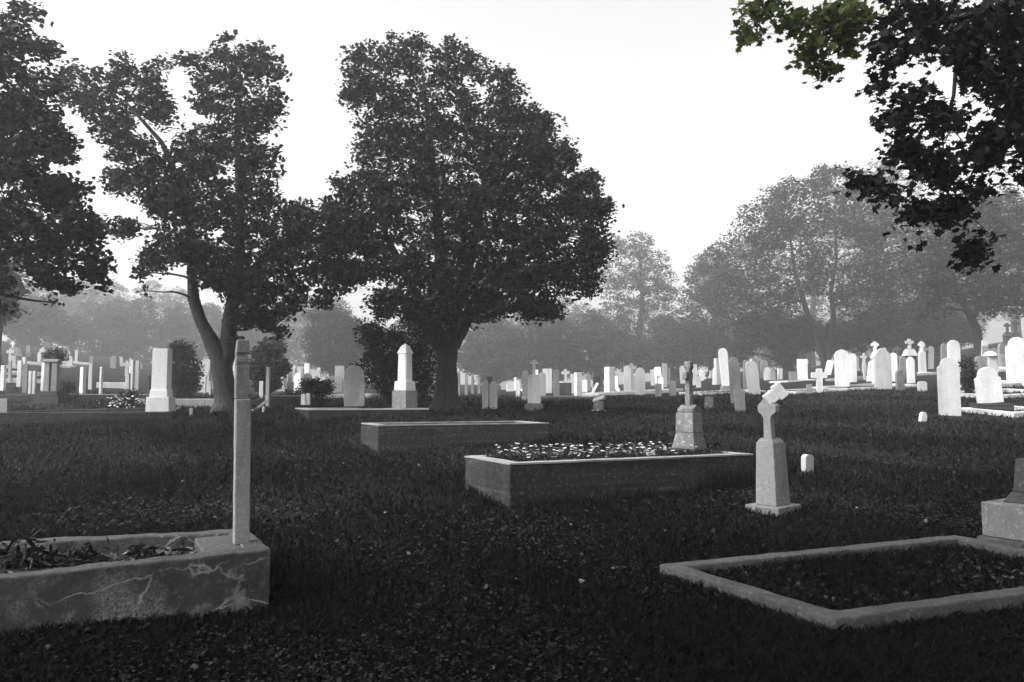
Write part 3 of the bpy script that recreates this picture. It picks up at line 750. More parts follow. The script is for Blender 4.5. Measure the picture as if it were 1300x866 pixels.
stone('gothic', 1200, 8, 436, 478, 'grey', 'slim grey pinnacle stone behind the left shoulder of the big shaped slab', D=28)
stone('arch', 1247, 14, 452, 497, 'grey', 'grey arched slab with pale edges left of the dome-capped pillar', D=22.5, rot=-5)
stone('shoulder', 1259, 29, 466, 524, 'white', 'broad white shouldered slab leaning left on a dark stepped base', lean=-.08, base=(45, 512, 'darkc'), rot=-8)
stone('shoulder', 1293, 26, 428, 490, 'white', 'big bright white slab with rounded head cut by the right edge', rot=-5)
stone('flat', 1232, 9, 470, 492, 'grey', 'small grey stone beside the dark shrub on the right', D=24)

def cross_ped(px, D, cross, cap, shaft, base, tone, label, kind='cross', rot=0):
    p = base_at(px, D); f = lambda y: top_of(px, y, D)-p.z; k = D/1000
    r = empty('cross_monument', p, math.radians(rot), label, 'monument')
    ct, cb, cw = cross; bm = slab_bm(kind, cw*k, f(ct)-f(cb)+.02, .1, f(cb)-.02, .004); bm_obj('cross', bm, M[tone], r)
    if cap: bm = bmesh.new(); cbox(bm, cap[1]*k*.6, cap[1]*k*.5, f(cb)-.06, f(cb)+.001); cbox(bm, cap[1]*k, cap[1]*k*.8, f(cap[0]), f(cb)-.061, cap[1]*k*.14); bm_obj('cap', bm, M[tone], r)
    bm = bmesh.new(); cbox(bm, shaft*k, shaft*k*.8, 0, (f(cap[0]) if cap else f(cb))-.002, .01); bev(bm, .008); bm_obj('shaft', bm, M[base], r)
    return r
cross_ped(1111.5, 29, (434, 447, 9), (455, 10), 8, 'white', 'white', 'white cross on a capped pedestal partly behind the large curved-peak slab')
cross_ped(1155.5, 30.5, (430.5, 443, 10), (452, 15), 12, 'dark', 'light', 'cross on a stepped cap over a dark pedestal behind the white scalloped slab')
cross_ped(1171, 35, (434, 447, 8), None, 8, 'light', 'white', 'small ornate pale cross on tapered base, right of the stepped cross monument', 'celtic')
cross_ped(1281, 46, (410, 422, 8), (427, 10), 9, 'dark', 'dark', 'dark cross silhouette with thick pedestal on the right skyline, left one', 'cross')
cross_ped(1291.5, 46, (407, 422, 9), None, 7, 'dark', 'dark', 'tall thin dark cross silhouette on the right skyline, right one', 'cross')
# dome-capped pillar
Dp = 24.; p0 = base_at(1258, Dp); f = lambda y: top_of(1258, y, Dp)-p0.z
dp = empty('pillar_monument', p0, 0, 'pale pillar with domed cap behind the leaning shouldered slab', 'monument')
bm = bmesh.new(); cbox(bm, .29, .25, 0, f(453), .006); bev(bm, .01); bm_obj('shaft', bm, M['light'], dp)
bm = bmesh.new(); bmesh.ops.create_uvsphere(bm, u_segments=20, v_segments=12, radius=.2)
for v_ in bm.verts: v_.co.z = max(v_.co.z, 0)*.85
bmesh.ops.translate(bm, verts=bm.verts, vec=(0, 0, f(453)+.002)); bm_obj('dome_cap', bm, M['white'], dp, True)

# centre group
for a_ in [
 ('gothic', 616, 8, 482, 519, 'white', 'left one of the pair of pale pointed slabs right of the big trunk'),
 ('gothic', 626.5, 10, 484, 519, 'white', 'right one of the pair of pale pointed slabs right of the big trunk')]:
    stone(*a_, rot=0, thick=.09)
stone('flat', 621.5, 6, 478, 513, 'grey', 'flat grey slab peeping between the pair of pale pointed slabs', D=19.5, rot=10)
stone('gothic', 657.5, 5.5, 483, 504, 'white', 'slim bright white pointed stone left of the cross pedestal')
stone('shoulder', 667, 8, 470, 505, 'grey', 'grey stone with shaped top just behind the cross pedestal', D=26)
stone('gothic', 689, 8, 473, 504, 'light', 'pale pointed slab half hidden right of the cross pedestal', D=27)
stone('gothic', 706.5, 7.5, 469, 503, 'grey', 'tall grey pointed slab left of the dark block', D=26)
stone('flat', 718, 15, 486, 503, 'dark', 'square dark granite block in the centre row', rot=0)
stone('flat', 727, 6, 475, 498, 'light', 'pale flat slab behind the dark granite block', D=36)
stone('square', 734, 8, 473, 504, 'white', 'slim white square pillar right of the dark block', name='pillar_marker', cat='grave marker', rot=20)
stone('arch', 757.5, 8.5, 478, 502, 'dark', 'dark arched slab in the centre row')
stone('flat', 750, 3.5, 484, 501, 'white', 'thin pale stone tilted against the dark arched slab', lean=.5, D=29)
stone('square', 774, 10, 466, 501, 'white', 'stout pale square pillar in the centre row', name='pillar_marker', cat='grave marker', rot=35)
stone('shoulder', 796.5, 9, 464, 499, 'light', 'pale slab with small round head next to the pointed slab', D=30)
stone('gothic', 813, 12.5, 467, 502, 'light', 'broad pale pointed slab, largest of the centre row', rot=-8)
stone('flat', 836, 8, 487, 503, 'grey', 'low grey stub right of the broad pointed slab')
stone('flat', 854, 9, 484, 502, 'grey', 'low grey slab left of the lichen-speckled monument')
stone('flat', 887, 6, 478, 493, 'light', 'small pale stub just right of the lichen-speckled monument', D=33)
stone('arch', 900, 11, 503, 509, 'lichen', 'small mottled rock-like stone at the kerb end in the grass', D=18.5)
stone('gothic', 547, 6.5, 475, 507, 'grey', 'slim grey pointed slab just left of the big trunk', D=24)
stone('square', 581, 6.5, 474, 507, 'grey', 'pale column close to the right side of the big trunk', D=29, name='pillar_marker', cat='grave marker')
stone('square', 592, 3.5, 474, 506, 'grey', 'thin grey column in the mist, second from the big trunk', D=31, name='pillar_marker', cat='grave marker')
stone('square', 600, 3.5, 477, 506, 'grey', 'thin grey column in the mist, third from the big trunk', D=33, name='pillar_marker', cat='grave marker')
stone('square', 608.5, 3.5, 479, 506, 'grey', 'thin grey column in the mist, fourth from the big trunk', D=34, name='pillar_marker', cat='grave marker')
# heart-like stone with vine
Dh = 18.0
bm = bmesh.new(); W = 25*Dh/1000; p0 = base_at(450, Dh); Hh = top_of(450, 464, Dh)-p0.z
pr = [(-W/2, 0), (W/2, 0), (W/2, Hh*.7)]+[(W*.24+W*.26*math.cos(t), Hh-W*.24+W*.24*math.sin(t)) for t in (0, .5, 1., 1.57, 2.1, 2.6)]+[(-W*.24+W*.26*math.cos(t), Hh-W*.22+W*.24*math.sin(t)) for t in (.6, 1.1, 1.57, 2.1, 2.6, 3.14)]+[(-W/2, Hh*.7)]
pr = profile('round', W, Hh*1.0)
extrude(bm, pr, .14); bev(bm, .01); weather(bm, .022, .05, 7)
o = bm_obj('headstone', bm, M['palec']); o.location = p0; o.rotation_euler = (0, 0, .1)
tag(o, 'wide rough stone with rounded worn top left of the obelisk', 'headstone')
stone('flat', 460, 6, 487, 511, 'light', 'short pale post at the right foot of the wide rough stone', D=17.2, onz=1)
stone('round', 385, 5, 500, 511, 'white', 'left one of two small white stubs on the platform corner', D=16.5, onz=1)
stone('round', 391, 5, 499, 511, 'white', 'right one of two small white stubs on the platform corner', D=16.6, onz=1)
# left group
stone('flat', 3, 13, 506, 540, 'grey', 'short grey slab cut by the left edge of the picture', rot=0)
stone('square', 340, 4.6, 466, 510, 'light', 'slender banded pale column right of the tall foreground post', D=19, name='pillar_marker', cat='grave marker')
stone('flat', 331.5, 4.5, 484, 500, 'white', 'small white upright behind the pale kerb right of the post', D=24)
stone('square', 242.5, 3.5, 518, 528, 'white', 'tiny white peg in the grass left of the tree', name='peg', cat='grave marker')
bm = bmesh.new(); cbox(bm, .05, .05, 0, .36); bev(bm, .006); pq = G(324, 522)
o = bm_obj('fallen_post', bm, M['white']); o.location = pq+Vector((0, 0, .03)); o.rotation_euler = (0, math.radians(52), 0); tag(o, 'slim white post slanting over the grass right of the tall foreground post', 'post')
for i, x in enumerate((316, 320.5, 334.5)):
    stone('square', x, 3, 519.5 if i < 2 else 516, 524, 'white', ['leftmost', 'middle', 'rightmost'][i]+' of three little white stubs under the slanting white post', name='peg', cat='grave marker')
for a_ in [
 ('square', 4, 5, 464, 480, 'white', 'stubby white stone nearest the left edge on the pale kerb', 25),
 ('flat', 12.5, 3.5, 458, 474, 'light', 'thin pale slab second from the left edge above the kerb', 29),
 ('square', 25, 5, 458, 477, 'white', 'bright white pillar with wider foot above the left kerb', 27),
 ('flat', 32, 5.5, 462, 486, 'grey', 'grey slab right of the bright white pillar with wider foot', 24),
 ('flat', 38.5, 3.5, 471, 490, 'light', 'left one of two short pale posts near the two-column monument', 22.5),
 ('flat', 43.5, 3.8, 471, 490, 'light', 'right one of two short pale posts near the two-column monument', 22.4),
 ('square', 56.5, 6, 461, 480, 'white', 'white block pillar touching the left side of the two columns', 25),
 ('square', 105, 5.5, 466, 487, 'white', 'white pillar behind the flowers between column monument and pillar', 24),
 ('flat', 115, 4.5, 461, 481, 'light', 'taller pale slab right of the white pillar behind the flowers', 27),
 ('square', 128, 3.2, 466, 493, 'white', 'very thin white pole-like marker in front of the white slab kerb', 22),
 ('flat', 162, 5.5, 475, 494, 'light', 'pale stub at the right end of the white slab kerb', 23),
 ('square', 168, 4.5, 457, 483, 'light', 'pale tall pillar behind the stub at the white slab kerb', 26),
 ('square', 174.5, 4.5, 458, 482, 'light', 'second pale tall pillar left of the plain square pillar', 28),
 ('square', 189, 3, 477, 497, 'dark', 'dark narrow post just left of the plain square pillar', 22)]:
    stone(*a_[:4], a_[4], a_[5], a_[6], D=a_[7])
stone('cross', 260, 8, 472, 492, 'light', 'small pale cross seen left of the forked tree trunk', D=27, name='grave_cross', cat='cross', rot=0)
stone('square', 267, 2.5, 484, 495, 'light', 'tiny pale stub right of the small cross by the forked trunk', D=26)

# the many small far stones
def field(n, x0, x1, d0, d1, what, grp, hr=(.5, 1.25), tones=('light', 'white', 'grey')):
    protos = {}
    for _ in range(n):
        kd = random.choice(['flat', 'round', 'gothic', 'square', 'cross'] if random.random() < .5 else ['flat', 'round', 'square'])
        px = random.uniform(x0, x1); D = random.uniform(d0, d1); X = (px-650)/1000*D
        W = random.uniform(.22, .5) if kd != 'square' else random.uniform(.16, .28); h = random.uniform(*hr)
        tn = random.choice(tones)
        if kd == 'cross': W = .45; h = hr[1]
        bm = bmesh.new()
        if kd == 'square': cbox(bm, W*1.6, W*1.6, -.05, .15); cbox(bm, W, W, .151, h, .015)
        else: extrude(bm, profile(kd, W, h+.05), .1, -.05)
        nm = 'grave_cross' if kd == 'cross' else ('pillar_marker' if kd == 'square' else 'headstone')
        word = {'flat': 'flat-topped slab', 'round': 'round-topped slab', 'gothic': 'pointed slab', 'square': 'square pillar', 'cross': 'cross'}[kd]
        ct = {'grave_cross': 'cross', 'pillar_marker': 'grave marker', 'headstone': 'headstone'}[nm]
        o = bm_obj(nm, bm, M[tn]); o.location = (X, D, hz(X, D)); o.rotation_euler = (0, random.uniform(-.05, .05), random.uniform(-.5, .3))
        tname = {'light': 'pale', 'white': 'white', 'grey': 'grey', 'dark': 'dark'}[tn]
        tag(o, f'small {tname} {word} {what}', ct, f'small {tname} {word}s {what}')
field(36, 345, 440, 27, 58, 'in the mist behind the low dark shrub', '')
field(26, 640, 760, 36, 62, 'in the mist between big tree and centre row', '')
field(24, 770, 925, 34, 60, 'far off behind the centre row', '')
field(9, 955, 990, 36, 50, 'far below the right-hand woods', '')
field(12, 8, 60, 38, 58, 'on the far left hillside', '', (.4, .85), ('grey', 'light'))
field(18, 62, 195, 40, 62, 'on the misty slope left of the square pillar', '', (.4, .8), ('grey', 'light'))
field(10, 1085, 1200, 38, 52, 'under the trees on the right slope', '', tones=('grey', 'dark'))
field(8, 1245, 1300, 34, 46, 'on the slope at the right edge', '', tones=('grey', 'light'))
field(9, 205, 330, 28, 45, 'behind the forked left tree', '')

# ------------------------------------------------------------------ shrubs and plants
def shrub(px, D, blobs, label, n=2500, leaf=.05, name='shrub', mat='needle', shape=DIAM, cr=.16, depth=.5, cat='shrub'):
    base = base_at(px, D); root = empty(name, base, 0, label, cat)
    cl, LP = crown_points(blobs, D, n, cr, 20, depth, .9)
    mb = MB()
    for p, i in cl[::3]:
        mb.tube(curve(Vector((random.uniform(-.06, .06), 0, 0)), p-base, Vector((0, 0, -.05)), 3, .02), [.015, .01, .006, .003], 4)
    mb.build('stems', M['bark'], root)
    np_obj('foliage', leaves(LP-np.array(tuple(base)), leaf, shape, 1.1), None, M[mat], root); return root
shrub(230, 24, [(232, 445, 16), (225, 460, 22), (238, 470, 22), (230, 485, 24), (245, 485, 16), (222, 440, 8)], 'tall dark cedar-like shrub right of the plain square pillar', 7000, .07, depth=.5)
shrub(402, 19, [(395, 492, 12), (410, 495, 14), (388, 488, 8), (415, 490, 10), (402, 487, 8)], 'low dark spreading shrub left of the wide rough stone', 3000, .05)
shrub(500, 20, [(490, 440, 30), (520, 430, 32), (535, 460, 28), (475, 470, 28), (505, 480, 30), (535, 490, 22), (470, 425, 22), (545, 420, 20)], 'big dark bush directly behind the obelisk', 13000, .07, depth=.9, cr=.25)
shrub(1229, 21.5, [(1228, 462, 10), (1232, 475, 12), (1236, 487, 10), (1224, 482, 8)], 'dark leafy bush right of the big shaped slab', 2600, .06, depth=.3)
shrub(68, 21, [(62, 452, 9), (73, 450, 10), (80, 454, 7)], 'sprawling pale bush topping the two-column monument', 1200, .05, mat='leaffar', depth=.3)
shrub(86, 21, [(84, 492, 7), (88, 490, 6)], 'small dark bush beside the two-column monument', 700, .05, depth=.2)
shrub(150, 18.5, [(150, 508, 9), (160, 505, 9), (142, 512, 7), (168, 500, 7)], 'dark flowering bush on the left kerb', 1800, .045, depth=.25)
shrub(455, 18.4, [(455, 478, 4), (453, 490, 4)], 'dark vine climbing the wide rough stone', 400, .05, depth=.1, cr=.08, name='vine', cat='vine')
shrub(372, 22, [(365, 500, 8), (378, 500, 7)], 'low dark plant behind the short dark kerb', 700, .05, depth=.3)
# pale flowers on the left kerb
C = np.array([tuple(P(random.gauss(150, 10), random.gauss(508, 5), 17.8+random.uniform(-.2, .2))) for _ in range(70)]+[tuple(P(random.gauss(183, 6), random.gauss(508.5, 1.6), 17.5)) for _ in range(60)])
tag(np_obj('pale_flowers', leaves(C, .06, DIAM, .8), None, M['petal']), 'pale blossoms on the left kerb beside the square pillar', 'flowers', kind='stuff')

# flowers in the central box
def flower_bed():
    A, u, v = CB; mb_v = []; pet = []; st = []; low = []
    for _ in range(400):
        s = random.uniform(.2, 2.35)**1.0; t = random.uniform(.16, .98); hgt_ = random.uniform(.04, .17)*(1.1-.25*s/2.4)
        p = A+u*s+v*t; p.z = zc-.02
        tp_ = p+Vector((random.uniform(-.03, .03), random.uniform(-.03, .03), hgt_)); r = random.uniform(.008, .023)
        n = 7; a0 = random.random()*6
        tl = Vector((random.uniform(-.25, .25), random.uniform(-.25, .25), 1)).normalized(); e1 = tl.orthogonal().normalized(); e2 = tl.cross(e1)
        pet.append([tuple(tp_+e1*(r*(1+.2*(k % 2))*math.cos(a0+k*6.283/n))+e2*(r*math.sin(a0+k*6.283/n))) for k in range(n)])
        q = Vector((.0016, 0, 0)); st.append([tuple(p-q), tuple(p+q), tuple(tp_+q), tuple(tp_-q)])
    for _ in range(16000):
        s = random.uniform(.15, 2.8); t = random.uniform(.15, 1.); p = A+u*s+v*t
        low.append((p.x, p.y, zc-.02+random.uniform(0, .075)))
    tag(np_obj('white_flowers', np.array(pet), None, M['petal']), 'flat white flower heads filling the central grave box', 'flowers', kind='stuff')
    tag(np_obj('flower_stems', np.array(st), None, M['stem']), 'stems under the white flowers of the central box', 'stems', kind='stuff')
    tag(np_obj('flower_foliage', leaves(np.array(low), .02, DIAM, .9), None, M['cover']), 'small leaves below the white flowers of the central box', 'foliage', kind='stuff')
flower_bed()
# small white card in the bed
bm = bmesh.new(); cbox(bm, .1, .012, 0, .035); o = bm_obj('name_plate', bm, M['white']); c = A+u*1.75+v*.2; o.location = (c.x, c.y, zc+.03); o.rotation_euler = (0, 0, .3); tag(o, 'tiny white plate at the front rim of the flower bed', 'plate')

# withered plants in the left planter
def pl_at(px, t):
    best = None
    for i in range(200):
        s = i/200; q = pl[0].lerp(pl[1], s).lerp(pl[3].lerp(pl[2], s), t); e = abs(650+q.x/q.y*1000-px)
        if best is None or e < best[0]: best = (e, q)
    q = best[1].copy(); q.z = zt-.07; return q
def withered(px, py, n, sp_, label, hh=.1):
    p = pl_at(px, .5); root = empty('withered_plant', p, 0, label, 'plant')
    C = np.array([(random.gauss(0, sp_), random.gauss(0, sp_*.4), abs(random.gauss(0, hh*.5))+.01) for _ in range(n)])
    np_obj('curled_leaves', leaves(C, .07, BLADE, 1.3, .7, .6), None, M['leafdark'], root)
    C = np.array([(random.gauss(0, sp_), random.gauss(0, sp_*.4), abs(random.gauss(0, hh*.3))+.03) for _ in range(n//6)])
    np_obj('dry_leaves', leaves(C, .045, BLADE, 1.3, .7, .6), None, M['dead'], root)
withered(45, 706, 190, .09, 'leftmost and largest clump of withered leaves in the cracked kerb', .14)
withered(100, 704, 100, .09, 'second clump of withered leaves in the cracked kerb', .08)
withered(125, 703, 45, .06, 'third clump of withered leaves in the cracked kerb', .1)
withered(198, 697, 90, .1, 'rightmost clump of withered leaves in the cracked kerb, nearest the post', .07)
C = []
for _ in range(900):
    s = random.random(); t = random.uniform(.2, .8); a_ = pl[0].lerp(pl[1], s*.88); b2 = pl[3].lerp(pl[2], s*.88); q = a_.lerp(b2, t); C.append((q.x, q.y, zt-.072+random.uniform(0, .015)))
tag(np_obj('leaf_litter', leaves(np.array(C), .03, DIAM, .5), None, M['dead']), 'dry leaf litter on the soil of the cracked kerb', 'leaf litter', kind='stuff')
# leaf litter inside right kerb
C = []
for _ in range(1500):
    s = random.random(); t = min(.9, abs(random.gauss(.1, .3))+.1); a_ = rq[0].lerp(rq[1], s); b2 = rq[3].lerp(rq[2], s); q = a_.lerp(b2, t); C.append((q.x, q.y, hz(q.x, q.y)+random.uniform(.01, .07)))
M['litter'] = foliage_mat('litter_leaves', .015, .09, .1, .8)
tag(np_obj('leaf_litter', leaves(np.array(C), .035, STAR, .7, .4), None, M['litter']), 'dry leaves inside the low kerb on the right', 'leaf litter', kind='stuff')

make_grass()
# tall weeds against the central box
mbw = []
for _ in range(500):
    s = random.choice([random.uniform(0, 1), random.gauss(.86, .07)]); p = A+(B-A)*min(max(s, 0), 1)-v*random.uniform(.02, .12); z = hz(p.x, p.y); h = random.uniform(.05, .2 if s < .75 else .3); w = .003
    l = Vector((random.uniform(-.08, .08), random.uniform(-.05, .05), h)); mbw.append([(p.x-w, p.y, z), (p.x+w, p.y, z), (p.x+w+l.x*.4, p.y+l.y*.4, z+h*.6), (p.x+l.x, p.y+l.y, z+h), (p.x-w+l.x*.4, p.y+l.y*.4, z+h*.6)])
def edge_tufts(a, b, n, off, hmax=.12):
    d = (b-a); nrm = Vector((d.y, -d.x, 0)).normalized()
    for _ in range(n):
        p = a+d*random.random()+nrm*random.gauss(off, .02); z = hz(p.x, p.y)-.01; h = random.uniform(.04, hmax)*(.6+.6*noise.noise(p*3)+.3); w = .003
        an = random.uniform(0, 3.14); cx_, cy_ = math.cos(an)*w, math.sin(an)*w
        l = Vector((random.uniform(-.5, .5)*h, random.uniform(-.5, .5)*h, h))
        mbw.append([(p.x-cx_, p.y-cy_, z), (p.x+cx_, p.y+cy_, z), (p.x+cx_+l.x*.4, p.y+cy_+l.y*.4, z+h*.6), (p.x+l.x, p.y+l.y, z+h), (p.x-cx_+l.x*.4, p.y-cy_+l.y*.4, z+h*.6)])
edge_tufts(pl[0], pl[1], 1500, -.03, .11); edge_tufts(pl[1], pl[2], 500, .03); edge_tufts(pl[1], pl[0], 300, .03, .1)
edge_tufts(rq[3], rq[0], 900, .02, .1); edge_tufts(rq[0], rq[1], 900, .02, .1); edge_tufts(rq[3], rq[2], 600, .1, .1)
edge_tufts(rq[3]+Vector((.1, 0, 0)), rq[0]+Vector((.1, .1, 0)), 500, -.13, .09)
for dx in (-.2, 0, .2): edge_tufts(Vector((bp_.x-.27, bp_.y-.2+abs(dx), 0)), Vector((bp_.x+.27, bp_.y-.2+abs(dx), 0)), 160, .05, .07)
tag(np_obj('tall_weeds', np.array(mbw), None, M['grass']), 'longer grass tufts along the feet of the kerbs and the central grave box', 'weeds', kind='stuff')

# ------------------------------------------------------------------ trees
T2 = [(470, 85, 38), (520, 70, 34), (575, 75, 34), (612, 88, 27), (480, 135, 45), (550, 135, 55), (620, 150, 45), (660, 165, 40), (500, 200, 55), (580, 210, 65), (660, 220, 60), (700, 210, 38), (735, 250, 35), (470, 255, 45), (550, 290, 70), (640, 290, 70), (720, 300, 60), (757, 318, 26), (460, 320, 45), (520, 360, 42), (600, 350, 46), (680, 355, 45), (735, 352, 35), (490, 385, 26), (625, 388, 26), (675, 398, 18), (440, 350, 28), (440, 290, 32), (698, 392, 20), (497, 48, 10), (450, 120, 22), (560, 398, 28), (528, 395, 24), (602, 392, 26), (570, 365, 34), (648, 372, 30), (645, 118, 24), (640, 95, 14), (688, 162, 24), (716, 193, 22), (745, 228, 20), (765, 262, 18), (420, 300, 22)]
b0 = base_at(566, 18)
make_tree('maple_tree', 'broad full maple with thick straight trunk in the centre', 'tree', b0, 18,
          [[(566, 524, 0, .46), (566, 512, 0, .31), (567, 495, 0, .255), (567, 465, 0, .235), (567, 435, 0, .25), (568, 415, 0, .2), (565, 380, 0, .17), (560, 330, 0, .14), (555, 270, .2, .11), (548, 200, .2, .08), (540, 120, 0, .04), (535, 80, 0, .015)],
           [(560, 440, 0, .2), (548, 415, -.2, .17), (535, 390, -.5, .14), (515, 350, -.8, .1), (490, 300, -1, .07), (475, 220, -1, .04)],
           [(574, 440, 0, .19), (588, 412, .1, .16), (605, 380, .4, .13), (640, 340, .8, .1), (680, 300, 1, .07), (720, 270, 1, .03)],
           [(570, 430, .1, .18), (580, 390, -.6, .14), (600, 320, -1, .1), (615, 240, -1.1, .07), (620, 150, -1, .03)]],
          T2, 88000, .08, depth=2.9, cr=.27, per=24)
T1 = [(305, 72, 42), (272, 85, 32), (340, 97, 34), (278, 122, 38), (330, 140, 36), (300, 180, 42), (252, 190, 42), (326, 218, 32), (172, 200, 38), (205, 240, 42), (260, 250, 50), (320, 270, 48), (230, 300, 42), (378, 280, 32), (418, 268, 22), (427, 232, 10), (390, 320, 42), (340, 330, 48), (290, 330, 42), (420, 350, 32), (370, 370, 26), (195, 330, 24), (150, 230, 24), (408, 385, 14), (335, 405, 22), (312, 395, 28), (140, 155, 32), (102, 112, 42), (150, 100, 36), (192, 132, 30), (185, 368, 8), (205, 78, 15), (238, 76, 14), (190, 100, 22), (268, 345, 28), (325, 372, 30), (300, 365, 24), (362, 392, 20), (245, 322, 26), (205, 150, 22), (300, 430, 10), (345, 195, 16), (178, 345, 10), (120, 130, 25), (160, 290, 20), (355, 420, 10)]
b1 = base_at(287, 17.5)
make_tree('maple_tree', 'forked maple leaning left, its two stems rising behind the tall post', 'tree', b1, 17.5,
          [[(288, 524, 0, .38), (287, 510, 0, .27), (284, 480, 0, .235), (278, 455, 0, .21), (266, 430, 0, .16), (254, 405, 0, .13), (246, 380, 0, .12), (243, 345, 0, .1), (243, 300, -.2, .1), (235, 250, -.3, .08), (205, 180, -.4, .05), (160, 130, -.5, .03)],
           [(283, 470, 0, .2), (289, 445, .1, .19), (292, 410, .2, .17), (297, 370, .3, .14), (305, 320, .4, .12), (305, 250, .5, .09), (300, 170, .5, .06), (305, 90, .4, .025)],
           [(296, 390, .2, .12), (315, 350, -.2, .1), (350, 310, -.5, .07), (400, 290, -.7, .03)]],
          T1, 44000, .088, depth=2.3, cr=.26, per=24, limb_r=.034)
T0 = [(20, 30, 42), (-10, 90, 60), (52, 60, 26), (40, 130, 46), (-5, 180, 60), (70, 185, 32), (20, 250, 58), (80, 250, 36), (108, 292, 32), (60, 312, 48), (-10, 310, 40), (120, 338, 26), (60, 352, 24), (88, 365, 14), (0, 392, 9), (68, 385, 9), (-5, 360, 20), (130, 365, 8), (-45, 180, 45), (-40, 270, 45), (-35, 50, 45)]
b2_ = base_at(-75, 12.5)
make_tree('maple_tree', 'dark leafy maple crown hanging in from the left edge', 'tree', b2_, 12.5,
          [[(-75, 580, 0, .4), (-75, 500, 0, .25), (-72, 380, 0, .22), (-60, 250, 0, .18), (-40, 120, 0, .12), (-10, 30, 0, .06)],
           [(-68, 330, 0, .12), (-40, 290, -.3, .08), (20, 250, -.6, .05), (90, 240, -.6, .03)],
           [(-70, 360, 0, .12), (-40, 348, .3, .08), (20, 320, .5, .05), (100, 310, .5, .025)]],
          T0, 21000, .082, depth=1.5, cr=.22, per=22)

# overhanging tree, trunk off the right side; its crown shades the foreground
TR = [(1150, 30, 48), (1210, 30, 55), (1280, 30, 60), (1130, 70, 22), (1118, 110, 16), (1142, 150, 26), (1165, 120, 20), (1250, 95, 40), (1290, 150, 42), (1195, 150, 30), (1150, 190, 26), (1106, 235, 14), (1086, 230, 12), (1190, 215, 42), (1250, 190, 32), (1160, 268, 16), (1152, 298, 10), (1208, 268, 26), (1240, 240, 20), (1232, 318, 18), (1234, 332, 12), (1256, 300, 8), (1292, 225, 14), (1340, 100, 80), (1340, 20, 80), (1330, 200, 40), (1225, 60, 30), (1128, 245, 14)]
TG = [(960, 12, 20), (946, 45, 12), (965, 48, 9), (1000, 28, 14), (1030, 60, 22), (1060, 30, 36), (1048, 88, 13), (1090, 20, 28), (1015, 30, 12), (1075, 60, 12), (985, 5, 12), (1020, 78, 8)]
DR = 7.0; tb = Vector((7.2, 3.0, hz(7.2, 3.0)-.05))
root = empty('maple_tree', tb, 0, 'overhanging dark maple boughs in the upper right corner, trunk out of frame', 'tree')
mb = MB(); fork = Vector((0, 0, 3.6)); trunkp = [Vector((0, 0, 0)), Vector((.05, 0, 1)), Vector((0, .05, 2.4)), fork, Vector((-.3, -.3, 5)), Vector((-.6, -1, 6.5)), Vector((-1, -1.5, 8.5))]
mb.tube(trunkp, [.45, .32, .28, .27, .2, .14, .05], 14, .2)
allLP = []
clA, LA = crown_points(TR, DR, 8200, .17, 8, .8, .8, .5); clB, LB = crown_points(TG, DR, 1300, .14, 7, .4, .8, .5)
hubs = [P(1330, -60, DR+.2), P(1230, 20, DR), P(1150, 40, DR), P(1060, 10, DR), P(1200, 160, DR), P(1300, 120, DR+.2)]
H0 = hubs[0]-tb
mb.tube(curve(fork, H0, Vector((0, 0, .6)), 6, .05), [.16, .14, .12, .1, .08, .065, .05], 9)
for a_, b2, r0, r1 in ((0, 1, .045, .03), (1, 2, .03, .02), (2, 3, .02, .01), (1, 4, .028, .012), (0, 5, .04, .02)):
    mb.tube(curve(hubs[a_]-tb, hubs[b2]-tb, Vector((0, 0, .05)), 4, .02), [r0+(r1-r0)*k/4 for k in range(5)], 6)
done = list(hubs)
for p, i in sorted(clA+clB, key=lambda q: min((h-q[0]).length for h in hubs)):
    h = min(done, key=lambda q: (q-p).length+.15*abs(q.z-p.z)); done.append(p)
    mb.tube(curve(h-tb, p-tb, Vector((0, 0, .03)), 3, .012), [.0065, .0055, .004, .003], 4)
# upper crown behind / above the camera
def up_crown():
    C = []; lim = []
    for _ in range(1000):
        X = random.uniform(-9, 9); Dq = random.uniform(-9, 4.2); z = random.uniform(6.0, 10.5)
        if ((X-1.)/9.5)**2+((Dq+2)/7.5)**2+((z-7)/4)**2 > 1: continue
        if z-1.65 < max(Dq, 0)*.72+1.8 and Dq > 0: z += 1.5
        C.append((X, Dq, z))
    return C
UC = up_crown(); prev = []
for i, c in enumerate(UC):
    c = Vector(c)-tb
    if i % 7 == 0: mb.tube(curve(trunkp[4], c, Vector((0, 0, .5)), 5, .08), [.07, .06, .05, .035, .025, .01], 6)
mb.build('trunk', M['bark'], root)
U = np.repeat(np.array(UC), 34, 0); g = rng.normal(0, .42, U.shape)*np.array([1, 1, .5]); U = U+g
ok = ~((U[:, 1] > .2) & ((U[:, 2]-1.65) < U[:, 1]*.6+.6)); U = U[ok]
off = np.array(tuple(tb))
np_obj('crown', leaves(U-off, .2, STAR), None, M['leaf'], root)
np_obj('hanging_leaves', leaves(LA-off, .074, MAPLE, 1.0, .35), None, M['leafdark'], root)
o = np_obj('green_leaves', leaves(LB-off, .07, MAPLE, 1.0, .35), None, M['leafgreen'], root); o['label'] = 'green leaves at the left tip of the bough'

